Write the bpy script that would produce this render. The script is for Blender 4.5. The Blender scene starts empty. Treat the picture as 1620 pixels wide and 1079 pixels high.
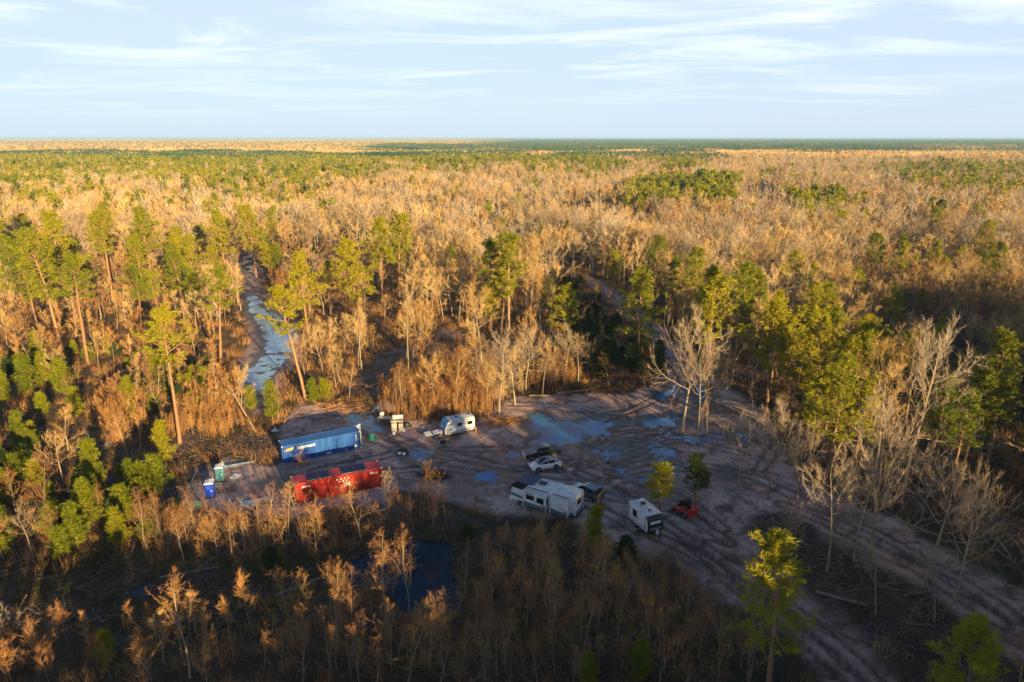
import bpy, bmesh, math, random
import numpy as np
from mathutils import Vector, Matrix, noise
from math import radians, sin, cos, pi, hypot, atan2
random.seed(7)
S = bpy.context.scene
COL = S.collection

# ---------------------------------------------------------------- camera, light, exposure
PITCH = radians(16.58); CAM_H = 48.0; FPX = 1080.0
cam_d = bpy.data.cameras.new("camera"); cam = bpy.data.objects.new("camera", cam_d); COL.objects.link(cam)
cam.location = (0, 0, CAM_H); cam.rotation_euler = (pi/2 - PITCH, 0, 0)
cam_d.sensor_width = 36; cam_d.lens = 24.0; cam_d.clip_start = 0.5; cam_d.clip_end = 90000
S.camera = cam
SUN_EL = radians(11.0); SUN_AZ = radians(-30)         # sun stands behind the camera, to its right
sun_vec = Vector((sin(-SUN_AZ)*cos(SUN_EL), -cos(SUN_AZ)*cos(SUN_EL), sin(SUN_EL)))
sun_d = bpy.data.lights.new("sun", 'SUN'); sun = bpy.data.objects.new("sun", sun_d); COL.objects.link(sun)
sun_d.energy = 5.0; sun_d.angle = radians(0.5); sun_d.color = (1.0, 0.71, 0.34)
sun.rotation_euler = sun_vec.to_track_quat('Z', 'Y').to_euler()
W = bpy.data.worlds.new("World"); S.world = W; W.use_nodes = True
nt = W.node_tree; nt.nodes.clear()
def wn(t, **k):
    n = nt.nodes.new(t)
    for a, b in k.items(): setattr(n, a, b)
    return n
sky = wn('ShaderNodeTexSky', sky_type='NISHITA', sun_disc=False)
sky.sun_elevation = SUN_EL; sky.sun_rotation = atan2(sun_vec.x, sun_vec.y)
sky.altitude = 50; sky.air_density = 1.0; sky.dust_density = 0.6; sky.ozone_density = 5.0
tc = wn('ShaderNodeTexCoord'); sep = wn('ShaderNodeSeparateXYZ'); nt.links.new(tc.outputs['Generated'], sep.inputs[0])
def wm(op, a, b=None, clamp=False):
    n = wn('ShaderNodeMath', operation=op, use_clamp=clamp)
    for i, v in enumerate((a, b)):
        if v is None: continue
        if isinstance(v, (int, float)): n.inputs[i].default_value = v
        else: nt.links.new(v, n.inputs[i])
    return n.outputs[0]
zc = wm('MAXIMUM', sep.outputs[2], 0.004)
zz = wm('ADD', zc, 0.045)
cx = wm('DIVIDE', sep.outputs[0], zz); cy = wm('DIVIDE', sep.outputs[1], zz)
cmb = wn('ShaderNodeCombineXYZ'); nt.links.new(cx, cmb.inputs[0]); nt.links.new(cy, cmb.inputs[1])
mp = wn('ShaderNodeMapping'); nt.links.new(cmb.outputs[0], mp.inputs[0])
mp.inputs['Rotation'].default_value = (0, 0, radians(12)); mp.inputs['Scale'].default_value = (0.42, 0.80, 1); mp.inputs['Location'].default_value = (3.1, 1.7, 0)
nz = wn('ShaderNodeTexNoise'); nz.inputs['Scale'].default_value = 0.9; nz.inputs['Detail'].default_value = 9; nz.inputs['Roughness'].default_value = 0.62; nz.inputs['Distortion'].default_value = 0.7
nt.links.new(mp.outputs[0], nz.inputs['Vector'])
rmp = wn('ShaderNodeValToRGB'); rmp.color_ramp.elements[0].position = 0.47; rmp.color_ramp.elements[1].position = 0.66
nt.links.new(nz.outputs[0], rmp.inputs[0])
nz2 = wn('ShaderNodeTexNoise'); nz2.inputs['Scale'].default_value = 0.22; nz2.inputs['Detail'].default_value = 3
nt.links.new(cmb.outputs[0], nz2.inputs['Vector'])
rm2 = wn('ShaderNodeValToRGB'); rm2.color_ramp.elements[0].position = 0.38; rm2.color_ramp.elements[1].position = 0.68
nt.links.new(nz2.outputs[0], rm2.inputs[0])
hz = wm('MULTIPLY', wm('SUBTRACT', zc, 0.02), 12.0, True)
low = wm('MULTIPLY', wm('SUBTRACT', 0.55, zc), 4.0, True)          # thin cloud thins out overhead
cf = wm('MULTIPLY', wm('MULTIPLY', rmp.outputs[0], wm('ADD', wm('MULTIPLY', rm2.outputs[0], 0.8), 0.25)), wm('MULTIPLY', wm('MULTIPLY', hz, low), 0.85))
veil = wn('ShaderNodeMix', data_type='RGBA', blend_type='MIX'); nt.links.new(wm('MULTIPLY', low, 0.8), veil.inputs[0])
nt.links.new(sky.outputs[0], veil.inputs[6]); veil.inputs[7].default_value = (5.3, 6.3, 7.6, 1)
mixc = wn('ShaderNodeMix', data_type='RGBA', blend_type='MIX')
nt.links.new(cf, mixc.inputs[0]); nt.links.new(veil.outputs[2], mixc.inputs[6]); mixc.inputs[7].default_value = (9.4, 9.6, 9.9, 1)
bg = wn('ShaderNodeBackground'); nt.links.new(mixc.outputs[2], bg.inputs[0]); bg.inputs[1].default_value = 0.053
wo = wn('ShaderNodeOutputWorld'); nt.links.new(bg.outputs[0], wo.inputs[0])
S.view_settings.view_transform = 'Standard'; S.view_settings.look = 'None'
S.view_settings.exposure = 1.48; S.view_settings.gamma = 1.0
S.render.engine = 'CYCLES'

# ---------------------------------------------------------------- helpers
def G(px, py, z=0.0):
    "photo pixel -> point at height z"
    a = (px-810)/FPX; b = -(py-539.5)/FPX
    dy = cos(PITCH)+b*sin(PITCH); dz = -sin(PITCH)+b*cos(PITCH)
    t = (z-CAM_H)/dz
    return Vector((a*t, dy*t, z))
def PX(x, y, z=0.0):
    "ground points (arrays) -> photo pixel"
    d = y*cos(PITCH)-(z-CAM_H)*sin(PITCH); u = y*sin(PITCH)+(z-CAM_H)*cos(PITCH)
    d = np.maximum(d, 1e-3)
    return 810+FPX*x/d, 539.5-FPX*u/d
def top_height(px, by, ty):
    "height of a vertical thing whose foot is at by and whose top at ty"
    D = G(px, by).y
    b = -(ty-539.5)/FPX; el = PITCH-math.atan(b)
    return CAM_H-D*math.tan(el)
def tag(o, label=None, cat=None, group=None, kind=None):
    if label: o['label'] = label
    if cat: o['category'] = cat
    if group: o['group'] = group
    if kind: o['kind'] = kind
    return o
def empty(name, loc, rz=0, label=None, cat=None, group=None):
    o = bpy.data.objects.new(name, None); COL.objects.link(o); o.location = loc; o.rotation_euler = (0, 0, rz); o.empty_display_size = .5
    return tag(o, label, cat, group)
def npmesh(name, V, F, mats, midx=None, smooth=False):
    "V (n,3); F list of index arrays, each (m,k)"
    me = bpy.data.meshes.new(name)
    V = np.asarray(V, dtype=np.float32)
    me.vertices.add(len(V)); me.vertices.foreach_set('co', V.ravel())
    F = [np.asarray(f, dtype=np.int32) for f in F if len(f)]
    tot = sum(len(f) for f in F); loops = np.concatenate([f.ravel() for f in F])
    sizes = np.concatenate([np.full(len(f), f.shape[1], np.int32) for f in F])
    starts = np.concatenate([[0], np.cumsum(sizes)[:-1]]).astype(np.int32)
    me.loops.add(len(loops)); me.loops.foreach_set('vertex_index', loops)
    me.polygons.add(tot); me.polygons.foreach_set('loop_start', starts); me.polygons.foreach_set('loop_total', sizes)
    for m in mats: me.materials.append(m)
    if midx is not None: me.polygons.foreach_set('material_index', np.asarray(midx, np.int32))
    if smooth: me.polygons.foreach_set('use_smooth', np.ones(tot, bool))
    me.update(calc_edges=True)
    return me
def link(name, me, parent=None):
    o = bpy.data.objects.new(name, me); COL.objects.link(o); o.parent = parent
    return o

# ---------------------------------------------------------------- materials
def newmat(name):
    m = bpy.data.materials.new(name); m.use_nodes = True; n = m.node_tree; n.nodes.clear()
    out = n.nodes.new('ShaderNodeOutputMaterial'); b = n.nodes.new('ShaderNodeBsdfPrincipled'); n.links.new(b.outputs[0], out.inputs[0])
    return m, n, b, out
def ramp(n, fac, stops):
    r = n.nodes.new('ShaderNodeValToRGB'); e = r.color_ramp.elements
    while len(e) < len(stops): e.new(0.5)
    for k, (p, c) in enumerate(stops): e[k].position = p; e[k].color = (*c, 1)
    if fac is not None: n.links.new(fac, r.inputs[0])
    return r
def noisen(n, scale, detail=4, rough=.55, vec=None, dist=0):
    t = n.nodes.new('ShaderNodeTexNoise'); t.inputs['Scale'].default_value = scale; t.inputs['Detail'].default_value = detail; t.inputs['Roughness'].default_value = rough; t.inputs['Distortion'].default_value = dist
    if vec is not None: n.links.new(vec, t.inputs['Vector'])
    return t
def mathn(n, op, a, b=None, clamp=False):
    q = n.nodes.new('ShaderNodeMath'); q.operation = op; q.use_clamp = clamp
    for i, v in enumerate((a, b)):
        if v is None: continue
        if isinstance(v, (int, float)): q.inputs[i].default_value = v
        else: n.links.new(v, q.inputs[i])
    return q.outputs[0]
def mixn(n, f, a, b, mode='MIX'):
    q = n.nodes.new('ShaderNodeMix'); q.data_type = 'RGBA'; q.blend_type = mode
    for i, v in ((0, f), (6, a), (7, b)):
        if isinstance(v, (int, float)): q.inputs[i].default_value = v
        elif isinstance(v, tuple): q.inputs[i].default_value = (*v, 1)
        else: n.links.new(v, q.inputs[i])
    return q.outputs[2]
def foliage_mat(name, stops, transl=0.25, nscale=0.7, rough=.6):
    "colour picked per plant, varied by clump"
    m, n, b, out = newmat(name)
    oi = n.nodes.new('ShaderNodeObjectInfo'); g = n.nodes.new('ShaderNodeNewGeometry')
    t = noisen(n, nscale, 3, vec=g.outputs['Position']); tb = noisen(n, .02, 4, .6, vec=g.outputs['Position'])
    f = mathn(n, 'ADD', mathn(n, 'MULTIPLY', oi.outputs['Random'], .5), mathn(n, 'MULTIPLY', mathn(n, 'SUBTRACT', t.outputs[0], .3), .65))
    f = mathn(n, 'ADD', f, mathn(n, 'MULTIPLY', mathn(n, 'SUBTRACT', tb.outputs[0], .43), 1.1), True)
    r = ramp(n, f, stops)
    n.links.new(r.outputs[0], b.inputs['Base Color']); b.inputs['Roughness'].default_value = rough
    b.inputs['Specular IOR Level'].default_value = .25
    if transl:
        tr = n.nodes.new('ShaderNodeBsdfTranslucent'); n.links.new(r.outputs[0], tr.inputs[0])
        mx = n.nodes.new('ShaderNodeMixShader'); mx.inputs[0].default_value = transl
        n.links.new(b.outputs[0], mx.inputs[1]); n.links.new(tr.outputs[0], mx.inputs[2]); n.links.new(mx.outputs[0], out.inputs[0])
    return m
M = {}
M['needle'] = foliage_mat('pine_needles', [(0, (.05, .09, .005)), (.25, (.15, .18, .006)), (.5, (.27, .26, .008)), (1, (.36, .30, .012))], .3, .9)
M['needle_young'] = foliage_mat('young_pine_needles', [(0, (.07, .12, .006)), (.4, (.20, .22, .006)), (1, (.36, .30, .01))], .3, 1.2)
M['needle_dark'] = foliage_mat('dark_evergreen_leaves', [(0, (.015, .035, .006)), (.6, (.035, .06, .01)), (1, (.07, .085, .012))], .2, 1.0)
M['pine_bark'] = foliage_mat('pine_bark', [(0, (.16, .09, .05)), (.5, (.27, .16, .085)), (1, (.36, .23, .13))], 0, 3.5, .9)
M['bark_pale'] = foliage_mat('pale_bark', [(0, (.15, .11, .07)), (.5, (.27, .21, .14)), (1, (.42, .35, .26))], 0, 2.5, .85)
M['twig_tan'] = foliage_mat('tan_twigs', [(0, (.24, .11, .03)), (.22, (.36, .21, .07)), (.55, (.47, .32, .13)), (1, (.58, .44, .25))], 0, .35, .9)
M['twig_orange'] = foliage_mat('orange_brown_twigs', [(0, (.14, .085, .055)), (.3, (.26, .125, .05)), (.6, (.40, .21, .065)), (.85, (.43, .29, .13)), (1, (.40, .32, .22))], 0, .5, .9)
M['twig_pale'] = foliage_mat('pale_twigs', [(0, (.24, .17, .10)), (.5, (.36, .28, .19)), (1, (.47, .40, .30))], 0, .4, .9)
M['needle_far'] = foliage_mat('far_pine_needles', [(0, (.02, .045, .02)), (.6, (.05, .09, .025)), (1, (.12, .13, .02))], 0, .01)
M['darkwood'] = foliage_mat('dark_damp_wood', [(0, (.045, .032, .025)), (.6, (.11, .08, .06)), (1, (.22, .17, .13))], 0, 2.0, .9)
M['brush'] = foliage_mat('dry_brush', [(0, (.03, .021, .013)), (.4, (.08, .05, .026)), (.7, (.15, .09, .04)), (1, (.06, .07, .016))], .1, .25, .9)
M['grass'] = foliage_mat('dry_marsh_grass', [(0, (.06, .06, .02)), (.5, (.14, .12, .04)), (1, (.23, .18, .08))], .1, .6, .9)
M['deadwood'] = foliage_mat('grey_deadwood', [(0, (.15, .11, .08)), (.5, (.27, .22, .17)), (1, (.42, .35, .27))], 0, 2.0, .9)
def paint(name, col, rough=.4, dirt=.25, dirtcol=(.12, .09, .06), metal=0, scale=1.2, coat=0, streak=False):
    m, n, b, out = newmat(name)
    g = n.nodes.new('ShaderNodeTexCoord')
    v = g.outputs['Object']
    if streak:
        mpn = n.nodes.new('ShaderNodeMapping'); mpn.inputs['Scale'].default_value = (3, 3, .35); n.links.new(v, mpn.inputs[0]); v = mpn.outputs[0]
    t = noisen(n, scale, 8, .65, v)
    f = mathn(n, 'MULTIPLY', mathn(n, 'MULTIPLY', mathn(n, 'SUBTRACT', t.outputs[0], .42), 4, True), dirt, True)
    n.links.new(mixn(n, f, col, dirtcol), b.inputs['Base Color'])
    b.inputs['Roughness'].default_value = rough; b.inputs['Metallic'].default_value = metal; b.inputs['Coat Weight'].default_value = coat
    rr = mathn(n, 'ADD', mathn(n, 'MULTIPLY', f, .4), rough, True); n.links.new(rr, b.inputs['Roughness'])
    return m
M['white'] = paint('white_paint', (.75, .76, .76), .35)
M['offwhite'] = paint('roof_membrane_white', (.68, .68, .66), .7, .35)
M['cream'] = paint('cream_board', (.62, .56, .42), .6, .3)
M['black'] = paint('black_plastic', (.012, .012, .014), .45, .2, (.05, .04, .03))
M['rubber'] = paint('black_rubber', (.015, .015, .015), .8, .5, (.09, .07, .05))
M['glass'] = paint('dark_window_glass', (.008, .012, .018), .06, .05)
M['carblack'] = paint('black_car_paint', (.006, .008, .014), .15, .15, (.06, .05, .04), coat=.5)
M['carwhite'] = paint('white_car_paint', (.78, .78, .77), .25, .12, coat=.5)
M['cargrey'] = paint('silver_blue_car_paint', (.13, .19, .22), .28, .2, metal=.4, coat=.4)
M['chrome'] = paint('brushed_metal', (.62, .62, .62), .25, .2, metal=1)
M['steel'] = paint('galvanised_steel', (.35, .37, .38), .45, .4, metal=.7)
M['trim'] = paint('grey_trim', (.09, .11, .12), .5)
M['teal_trim'] = paint('slate_teal_trim', (.07, .17, .22), .4)
M['navytarp'] = paint('navy_tarp', (.008, .018, .09), .55, .15)
M['bluetarp'] = paint('blue_tarp', (.02, .20, .42), .5, .25)
M['cblue'] = paint('blue_container_paint', (.004, .055, .30), .5, .4, (.02, .20, .30), streak=True, scale=.9)
M['cblue_roof'] = paint('blue_container_roof_paint', (.008, .11, .36), .45, .2, (.1, .1, .1))
M['cred'] = paint('red_container_paint', (.36, .012, .008), .55, .6, (.13, .02, .012), streak=True, scale=.9)
M['cred_roof'] = paint('faded_red_roof_paint', (.34, .02, .045), .55, .3, (.25, .08, .06))
M['yellow'] = paint('yellow_paint', (.75, .50, .02), .4)
M['yelloworange'] = paint('orange_yellow_paint', (.65, .28, .01), .45, .3)
M['solar'] = paint('solar_cells', (.003, .008, .06), .5, .05)
M['solar'].node_tree.nodes['Principled BSDF'].inputs['Specular IOR Level'].default_value = .2
M['redmachine'] = paint('red_machine_paint', (.55, .018, .01), .35, .25)
M['redlamp'] = paint('red_lamp_lens', (.45, .01, .01), .2, 0)
M['orangepaint'] = paint('orange_post_paint', (.72, .28, .02), .45, .25)
M['toiletblue'] = paint('royal_blue_plastic', (.005, .05, .50), .45, .15)
M['toiletgrey'] = paint('teal_grey_plastic', (.07, .22, .28), .5, .25)
M['tealbin'] = paint('teal_green_plastic', (.01, .19, .17), .5, .2)
M['silt'] = paint('blue_grey_fabric', (.11, .20, .27), .8, .4)
M['wood'] = paint('pale_board_wood', (.45, .34, .22), .8, .4)
M['stone'] = paint('grey_stone', (.30, .27, .24), .9, .5)
M['sheet'] = paint('corrugated_sheet_metal', (.50, .58, .62), .4, .35, metal=.3)

# ---------------------------------------------------------------- photo layout polygons (pixels of the ground)
def inpoly(px, py, poly):
    px = np.asarray(px); py = np.asarray(py); r = np.zeros(px.shape, bool); n = len(poly); j = n-1
    for i in range(n):
        xi, yi = poly[i]; xj, yj = poly[j]
        if yi != yj: r ^= ((yi > py) != (yj > py)) & (px < (xj-xi)*(py-yi)/(yj-yi)+xi)
        j = i
    return r
CLEAR = [(296, 805), (300, 770), (318, 738), (360, 728), (442, 742), (450, 712), (440, 690), (470, 642), (545, 640), (590, 655), (640, 668), (760, 668), (790, 640), (840, 628), (920, 620), (985, 625), (1025, 612),
         (1050, 590), (1045, 560), (1010, 520), (965, 478), (925, 445), (932, 440), (985, 470), (1050, 520), (1095, 575), (1150, 610), (1200, 650), (1225, 700), (1250, 740), (1330, 790), (1420, 830), (1520, 880), (1660, 950), (1700, 1080), (1660, 1090),
         (1560, 1010), (1450, 930), (1340, 870), (1240, 815), (1200, 820), (1205, 880), (1300, 960), (1420, 1079), (1440, 1120), (1290, 1120), (1290, 1079), (1240, 1010), (1160, 960), (1060, 895), (960, 850), (880, 822), (800, 815), (720, 790), (640, 780), (600, 800), (470, 815), (430, 815)]
BRUSHY = [(205, 760), (290, 690), (450, 690), (445, 740), (360, 728), (318, 738), (300, 770), (296, 805), (240, 800)]
OPENL = [(0, 690), (0, 650), (100, 640), (190, 690), (150, 720), (60, 700)]
TRAIL = [(372, 615), (375, 570), (395, 545), (385, 480), (378, 440), (382, 398), (400, 392), (412, 430), (415, 462), (445, 492), (476, 520), (478, 560), (450, 600), (438, 640), (400, 660)]
OPENM = [(560, 655), (560, 600), (600, 560), (700, 520), (830, 540), (860, 560), (820, 600), (790, 640), (760, 560), (700, 560), (640, 590), (610, 650)]
MARSH = [(0, 900), (120, 880), (230, 870), (420, 890), (560, 870), (700, 830), (760, 850), (745, 900), (735, 960), (640, 970), (560, 930), (420, 960), (330, 1010), (180, 1000), (0, 1000)]
ISLAND = [(1240, 815), (1340, 870), (1450, 930), (1560, 1010), (1660, 1090), (1440, 1090), (1300, 960), (1205, 880), (1200, 820)]
PUDDLES = [
 [(836, 664), (852, 655), (874, 664), (905, 668), (945, 660), (985, 664), (975, 674), (950, 686), (925, 690), (906, 700), (884, 704), (880, 716), (846, 716), (838, 700), (848, 684), (838, 676)],
 [(1012, 664), (1040, 659), (1074, 663), (1068, 672), (1036, 675), (1018, 672)],
 [(1155, 683), (1182, 680), (1196, 690), (1186, 700), (1166, 696)],
 [(1028, 712), (1050, 708), (1062, 716), (1044, 723), (1030, 720)],
 [(948, 716), (966, 710), (984, 700), (978, 716), (958, 724)],
 [(1046, 735), (1066, 728), (1074, 734), (1056, 745)],
 [(974, 742), (990, 742), (984, 749)],
 [(528, 662), (560, 655), (585, 658), (612, 672), (604, 684), (575, 676), (548, 668)],
 [(805, 716), (825, 712), (826, 722), (808, 726)],
 [(1040, 628), (1060, 610), (1068, 618), (1052, 634)],
 [(1090, 600), (1112, 606), (1130, 625), (1112, 640), (1096, 624)],
 [(640, 716), (662, 708), (684, 716), (668, 724), (648, 728)],
 [(736, 752), (770, 745), (790, 750), (778, 760), (748, 762)],
 [(575, 620), (600, 600), (622, 606), (606, 628), (586, 636)],
]
TRAILWATER = [(384, 462), (402, 464), (428, 492), (455, 508), (472, 524), (470, 548), (446, 572), (432, 590), (420, 618), (380, 612), (378, 592), (408, 572), (420, 545), (410, 516), (392, 490)]
TRAILWATER2 = [(384, 405), (394, 398), (408, 420), (404, 436), (390, 430)]
POND = [(536, 905), (560, 880), (610, 858), (660, 850), (702, 850), (716, 868), (708, 895), (728, 915), (722, 950), (690, 965), (640, 956), (610, 930), (585, 925), (560, 940)]
POND2 = [(196, 934), (240, 916), (280, 912), (292, 922), (262, 936), (222, 944)]

# ---------------------------------------------------------------- the ground: one sheet, finest in the clearing
def axis(lo, hi, step, far_lo, far_hi, grow=1.09):
    a = list(np.arange(lo, hi, step)); s = step; v = hi
    while v < far_hi: a.append(v); s = min(s*grow, 4000); v += s
    a.append(far_hi); s = step*grow; v = lo-s; b = []
    while v > far_lo: b.append(v); s = min(s*grow, 4000); v -= s
    b.append(far_lo)
    return np.array(b[::-1]+a)
xs = axis(-62, 62, .4, -40000, 40000); ys = axis(50, 150, .4, -3000, 42000)
X, Y = np.meshgrid(xs, ys); x = X.ravel(); y = Y.ravel()
gx, gy = PX(x, y, 0.0)
front = y > 20
rng = np.random.default_rng(3)
def vnoise(x, y, scale, seed=0, octs=3):
    "value noise by bilinear lattice, in -1..1"
    r = np.random.default_rng(seed).uniform(-1, 1, (256, 256)); out = 0; amp = 1; tot = 0
    for o in range(octs):
        u = x*scale*2**o+17.3*o; v = y*scale*2**o+5.1*o
        iu = np.floor(u).astype(int); iv = np.floor(v).astype(int); fu = u-iu; fv = v-iv
        fu = fu*fu*(3-2*fu); fv = fv*fv*(3-2*fv)
        a = r[iu % 256, iv % 256]; b = r[(iu+1) % 256, iv % 256]; c = r[iu % 256, (iv+1) % 256]; d = r[(iu+1) % 256, (iv+1) % 256]
        out = out+amp*((a*(1-fu)+b*fu)*(1-fv)+(c*(1-fu)+d*fu)*fv); tot += amp; amp *= .55
    return out/tot
def poly_dist(poly_world, x, y):
    "signed distance (m), positive inside"
    best = np.full(x.shape, 1e9); n = len(poly_world); ins = inpoly(x, y, poly_world)
    for i in range(n):
        ax, ay = poly_world[i]; bx, by = poly_world[(i+1) % n]; dx = bx-ax; dy = by-ay
        t = np.clip(((x-ax)*dx+(y-ay)*dy)/(dx*dx+dy*dy+1e-9), 0, 1)
        best = np.minimum(best, np.hypot(x-ax-t*dx, y-ay-t*dy))
    return np.where(ins, best, -best)
def wpoly(p): return [tuple(G(a, b)[:2]) for a, b in p]
def sstep(a, b, v): t = np.clip((v-a)/(b-a), 0, 1); return t*t*(3-2*t)
near = (np.abs(x) < 150) & (y > 40) & (y < 330)
xn = x[near]; yn = y[near]
wob = vnoise(xn, yn, .22, 5)*2.2
dclear = poly_dist(wpoly(CLEAR), xn, yn)+wob
mud = sstep(-1.2, 1.2, dclear)
mud = np.maximum(mud, sstep(-1, 1, poly_dist(wpoly(TRAIL), xn, yn)+wob*.5)*.9)
mud = np.maximum(mud, sstep(-2, 3, poly_dist(wpoly(OPENM), xn, yn)+wob)*.45)
mud = np.maximum(mud, sstep(-2, 3, poly_dist(wpoly(BRUSHY), xn, yn)+wob)*.25)
z = mud*(vnoise(xn, yn, .35, 11, 4)*.05+vnoise(xn, yn, 1.4, 12, 2)*.03)+(1-mud)*(vnoise(xn, yn, .12, 13, 4)*.18+.12)
# tyre ruts
TRACKS = [
 [(1620, 985), (1500, 905), (1400, 850), (1290, 800), (1200, 755), (1120, 735), (1060, 742), (1000, 760), (930, 765), (860, 760), (780, 745), (700, 728), (620, 705), (560, 690)],
 [(1380, 1079), (1280, 985), (1180, 900), (1080, 850), (1000, 800), (940, 755), (880, 735)],
 [(1350, 1079), (1240, 975), (1130, 890), (1010, 835), (930, 800)],
 [(975, 745), (945, 728), (950, 705), (985, 690), (1030, 682), (1080, 690), (1120, 705), (1180, 720)],
 [(960, 752), (925, 735), (925, 706), (960, 684), (1010, 676), (1060, 660), (1080, 630), (1065, 590), (1030, 540), (985, 485), (935, 448)],
 [(1000, 700), (1040, 690), (1075, 650), (1070, 610), (1045, 565), (1000, 505)],
 [(900, 640), (960, 655), (1010, 650), (1040, 630)],
 [(840, 650), (870, 668), (905, 690), (945, 722)],
 [(800, 640), (850, 640), (900, 648), (960, 690)],
 [(470, 655), (540, 662), (610, 685), (690, 715), (780, 735), (840, 748)],
 [(500, 745), (580, 728), (640, 715), (700, 712), (800, 712), (900, 722)],
 [(1200, 745), (1230, 700), (1190, 660), (1120, 640), (1060, 655)],
 [(890, 745), (960, 770), (1050, 830), (1120, 880), (1200, 960), (1300, 1060)],
 [(1150, 840), (1100, 800), (1040, 770), (960, 745)],
 [(1000, 735), (1040, 730), (1060, 712), (1030, 698), (985, 702), (968, 722), (1000, 735)],
 [(820, 740), (900, 740), (980, 725), (1060, 700), (1140, 690), (1200, 700)], [(860, 640), (900, 670), (960, 690), (1040, 700), (1120, 690)],
 [(900, 775), (980, 790), (1080, 810), (1150, 860)], [(600, 745), (700, 740), (800, 760), (900, 790)], [(980, 630), (1000, 660), (1060, 690), (1150, 700)],
 [(1570, 985), (1450, 900), (1350, 850), (1250, 800)],
]
rut = np.zeros(len(xn))
for k, tr in enumerate(TRACKS):
    P = [G(a, b) for a, b in tr]
    D = np.full(len(xn), 1e9)
    wx = xn+vnoise(xn, yn, .12, 40+k)*1.2; wy = yn+vnoise(xn, yn, .12, 60+k)*1.2
    for a, b in zip(P[:-1], P[1:]):
        dx = b.x-a.x; dy = b.y-a.y; t = np.clip(((wx-a.x)*dx+(wy-a.y)*dy)/(dx*dx+dy*dy), 0, 1)
        D = np.minimum(D, np.hypot(wx-a.x-t*dx, wy-a.y-t*dy))
    for off in (.85,):
        g = np.exp(-((D-off)/.32)**2); r_ = np.exp(-((D-off-.5)/.22)**2)
        z += mud*(-(.05+.12*np.clip(vnoise(xn, yn, .07, 23, 3)+.35, 0, 1))*g+.05*r_); rut = np.maximum(rut, g)
dryz = sstep(800, 870, gy[near])
wet = np.clip(vnoise(xn, yn, .09, 21, 4)*1.3+.1, 0, 1)*mud
zwater = -0.075
for p in PUDDLES+[TRAILWATER, TRAILWATER2]:
    d = poly_dist(wpoly(p), xn, yn)
    z = z*(1-.3*sstep(-3, 0, d))-.14*sstep(-2.2, 1.6, d+vnoise(xn, yn, .6, 31, 4)*2.4)
    wet = np.maximum(wet, sstep(-3.5, 0, d+wob*.5)*.9)
d = poly_dist(wpoly(TRAIL), xn, yn); z = z+sstep(-1, 1, d)*(.015+.12*vnoise(xn, yn, .45, 88, 3))
for p in (POND, POND2):
    d = poly_dist(wpoly(p), xn, yn)+wob*.5
    z = z-1.1*sstep(-2.0, 2.0, d)
for p, lo in ((MARSH, .25),):
    d = poly_dist(wpoly(p), xn, yn)
    z = z-lo*sstep(-4, 4, d)+vnoise(xn, yn, .9, 77, 2)*.1*sstep(-2, 2, d)
wet *= 1-dryz; z += .06*dryz*mud
Z = np.zeros(len(x)); Z[near] = z
A = {'mud': np.zeros(len(x)), 'wet': np.zeros(len(x)), 'rut': np.zeros(len(x)), 'dry': np.zeros(len(x))}
A['dry'][near] = dryz
A['mud'][near] = mud; A['wet'][near] = wet; A['rut'][near] = rut*mud
fade = np.exp(-np.maximum(0, np.hypot(x, y)-260)/60.0); Z *= np.where(near, 1, fade)
nx, ny = len(xs), len(ys)
ii = (np.arange(ny-1)[:, None]*nx+np.arange(nx-1)[None, :]).ravel()
mg, n, b, out = newmat('mud_and_leaf_litter')
g = n.nodes.new('ShaderNodeNewGeometry'); pos = g.outputs['Position']
def attr(k):
    a = n.nodes.new('ShaderNodeAttribute'); a.attribute_name = k; return a.outputs['Fac']
n1 = noisen(n, .35, 9, .68, pos, .6); n2 = noisen(n, 2.2, 7, .7, pos, .8); n3 = noisen(n, .06, 5, .6, pos)
mudc = ramp(n, n1.outputs[0], [(.30, (.07, .045, .038)), (.42, (.25, .16, .135)), (.50, (.48, .33, .285)), (.66, (.66, .51, .45))])
mudc2 = mixn(n, mathn(n, 'MULTIPLY', mathn(n, 'SUBTRACT', n2.outputs[0], .5), 2.6, True), mudc.outputs[0], (.40, .20, .12))
dk = ramp(n, n2.outputs[0], [(.33, (.30, .28, .27)), (.52, (1, 1, 1))])
mudc3 = mixn(n, 1.0, mudc2, dk.outputs[0], 'MULTIPLY')
wetf = mathn(n, 'MULTIPLY', mathn(n, 'SUBTRACT', mathn(n, 'ADD', attr('wet'), mathn(n, 'MULTIPLY', mathn(n, 'SUBTRACT', n1.outputs[0], .5), 2.2)), .46), 3.2, True)
mudw = mixn(n, wetf, mudc3, (.055, .05, .052))
mudd = mixn(n, mathn(n, 'MULTIPLY', attr('dry'), .55), mudw, mixn(n, mathn(n, 'MULTIPLY', mathn(n, 'SUBTRACT', n1.outputs[0], .42), 5, True), (.16, .075, .045), (.46, .27, .18)))
mudr = mixn(n, mathn(n, 'MULTIPLY', attr('rut'), .85), mudd, (.045, .026, .020))
lit = ramp(n, n2.outputs[0], [(.30, (.018, .012, .008)), (.5, (.06, .036, .020)), (.68, (.14, .08, .042))])
lit2 = mixn(n, mathn(n, 'MULTIPLY', mathn(n, 'SUBTRACT', n3.outputs[0], .5), 3, True), lit.outputs[0], (.025, .03, .012))
base = mixn(n, attr('mud'), lit2, mudr)
n.links.new(base, b.inputs['Base Color'])
n.links.new(mathn(n, 'SUBTRACT', .92, mathn(n, 'MULTIPLY', mathn(n, 'MULTIPLY', wetf, attr('mud')), .62)), b.inputs['Roughness'])
b.inputs['Specular IOR Level'].default_value = .5
bmpn = n.nodes.new('ShaderNodeBump'); bmpn.inputs['Strength'].default_value = .7; bmpn.inputs['Distance'].default_value = .12
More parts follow.
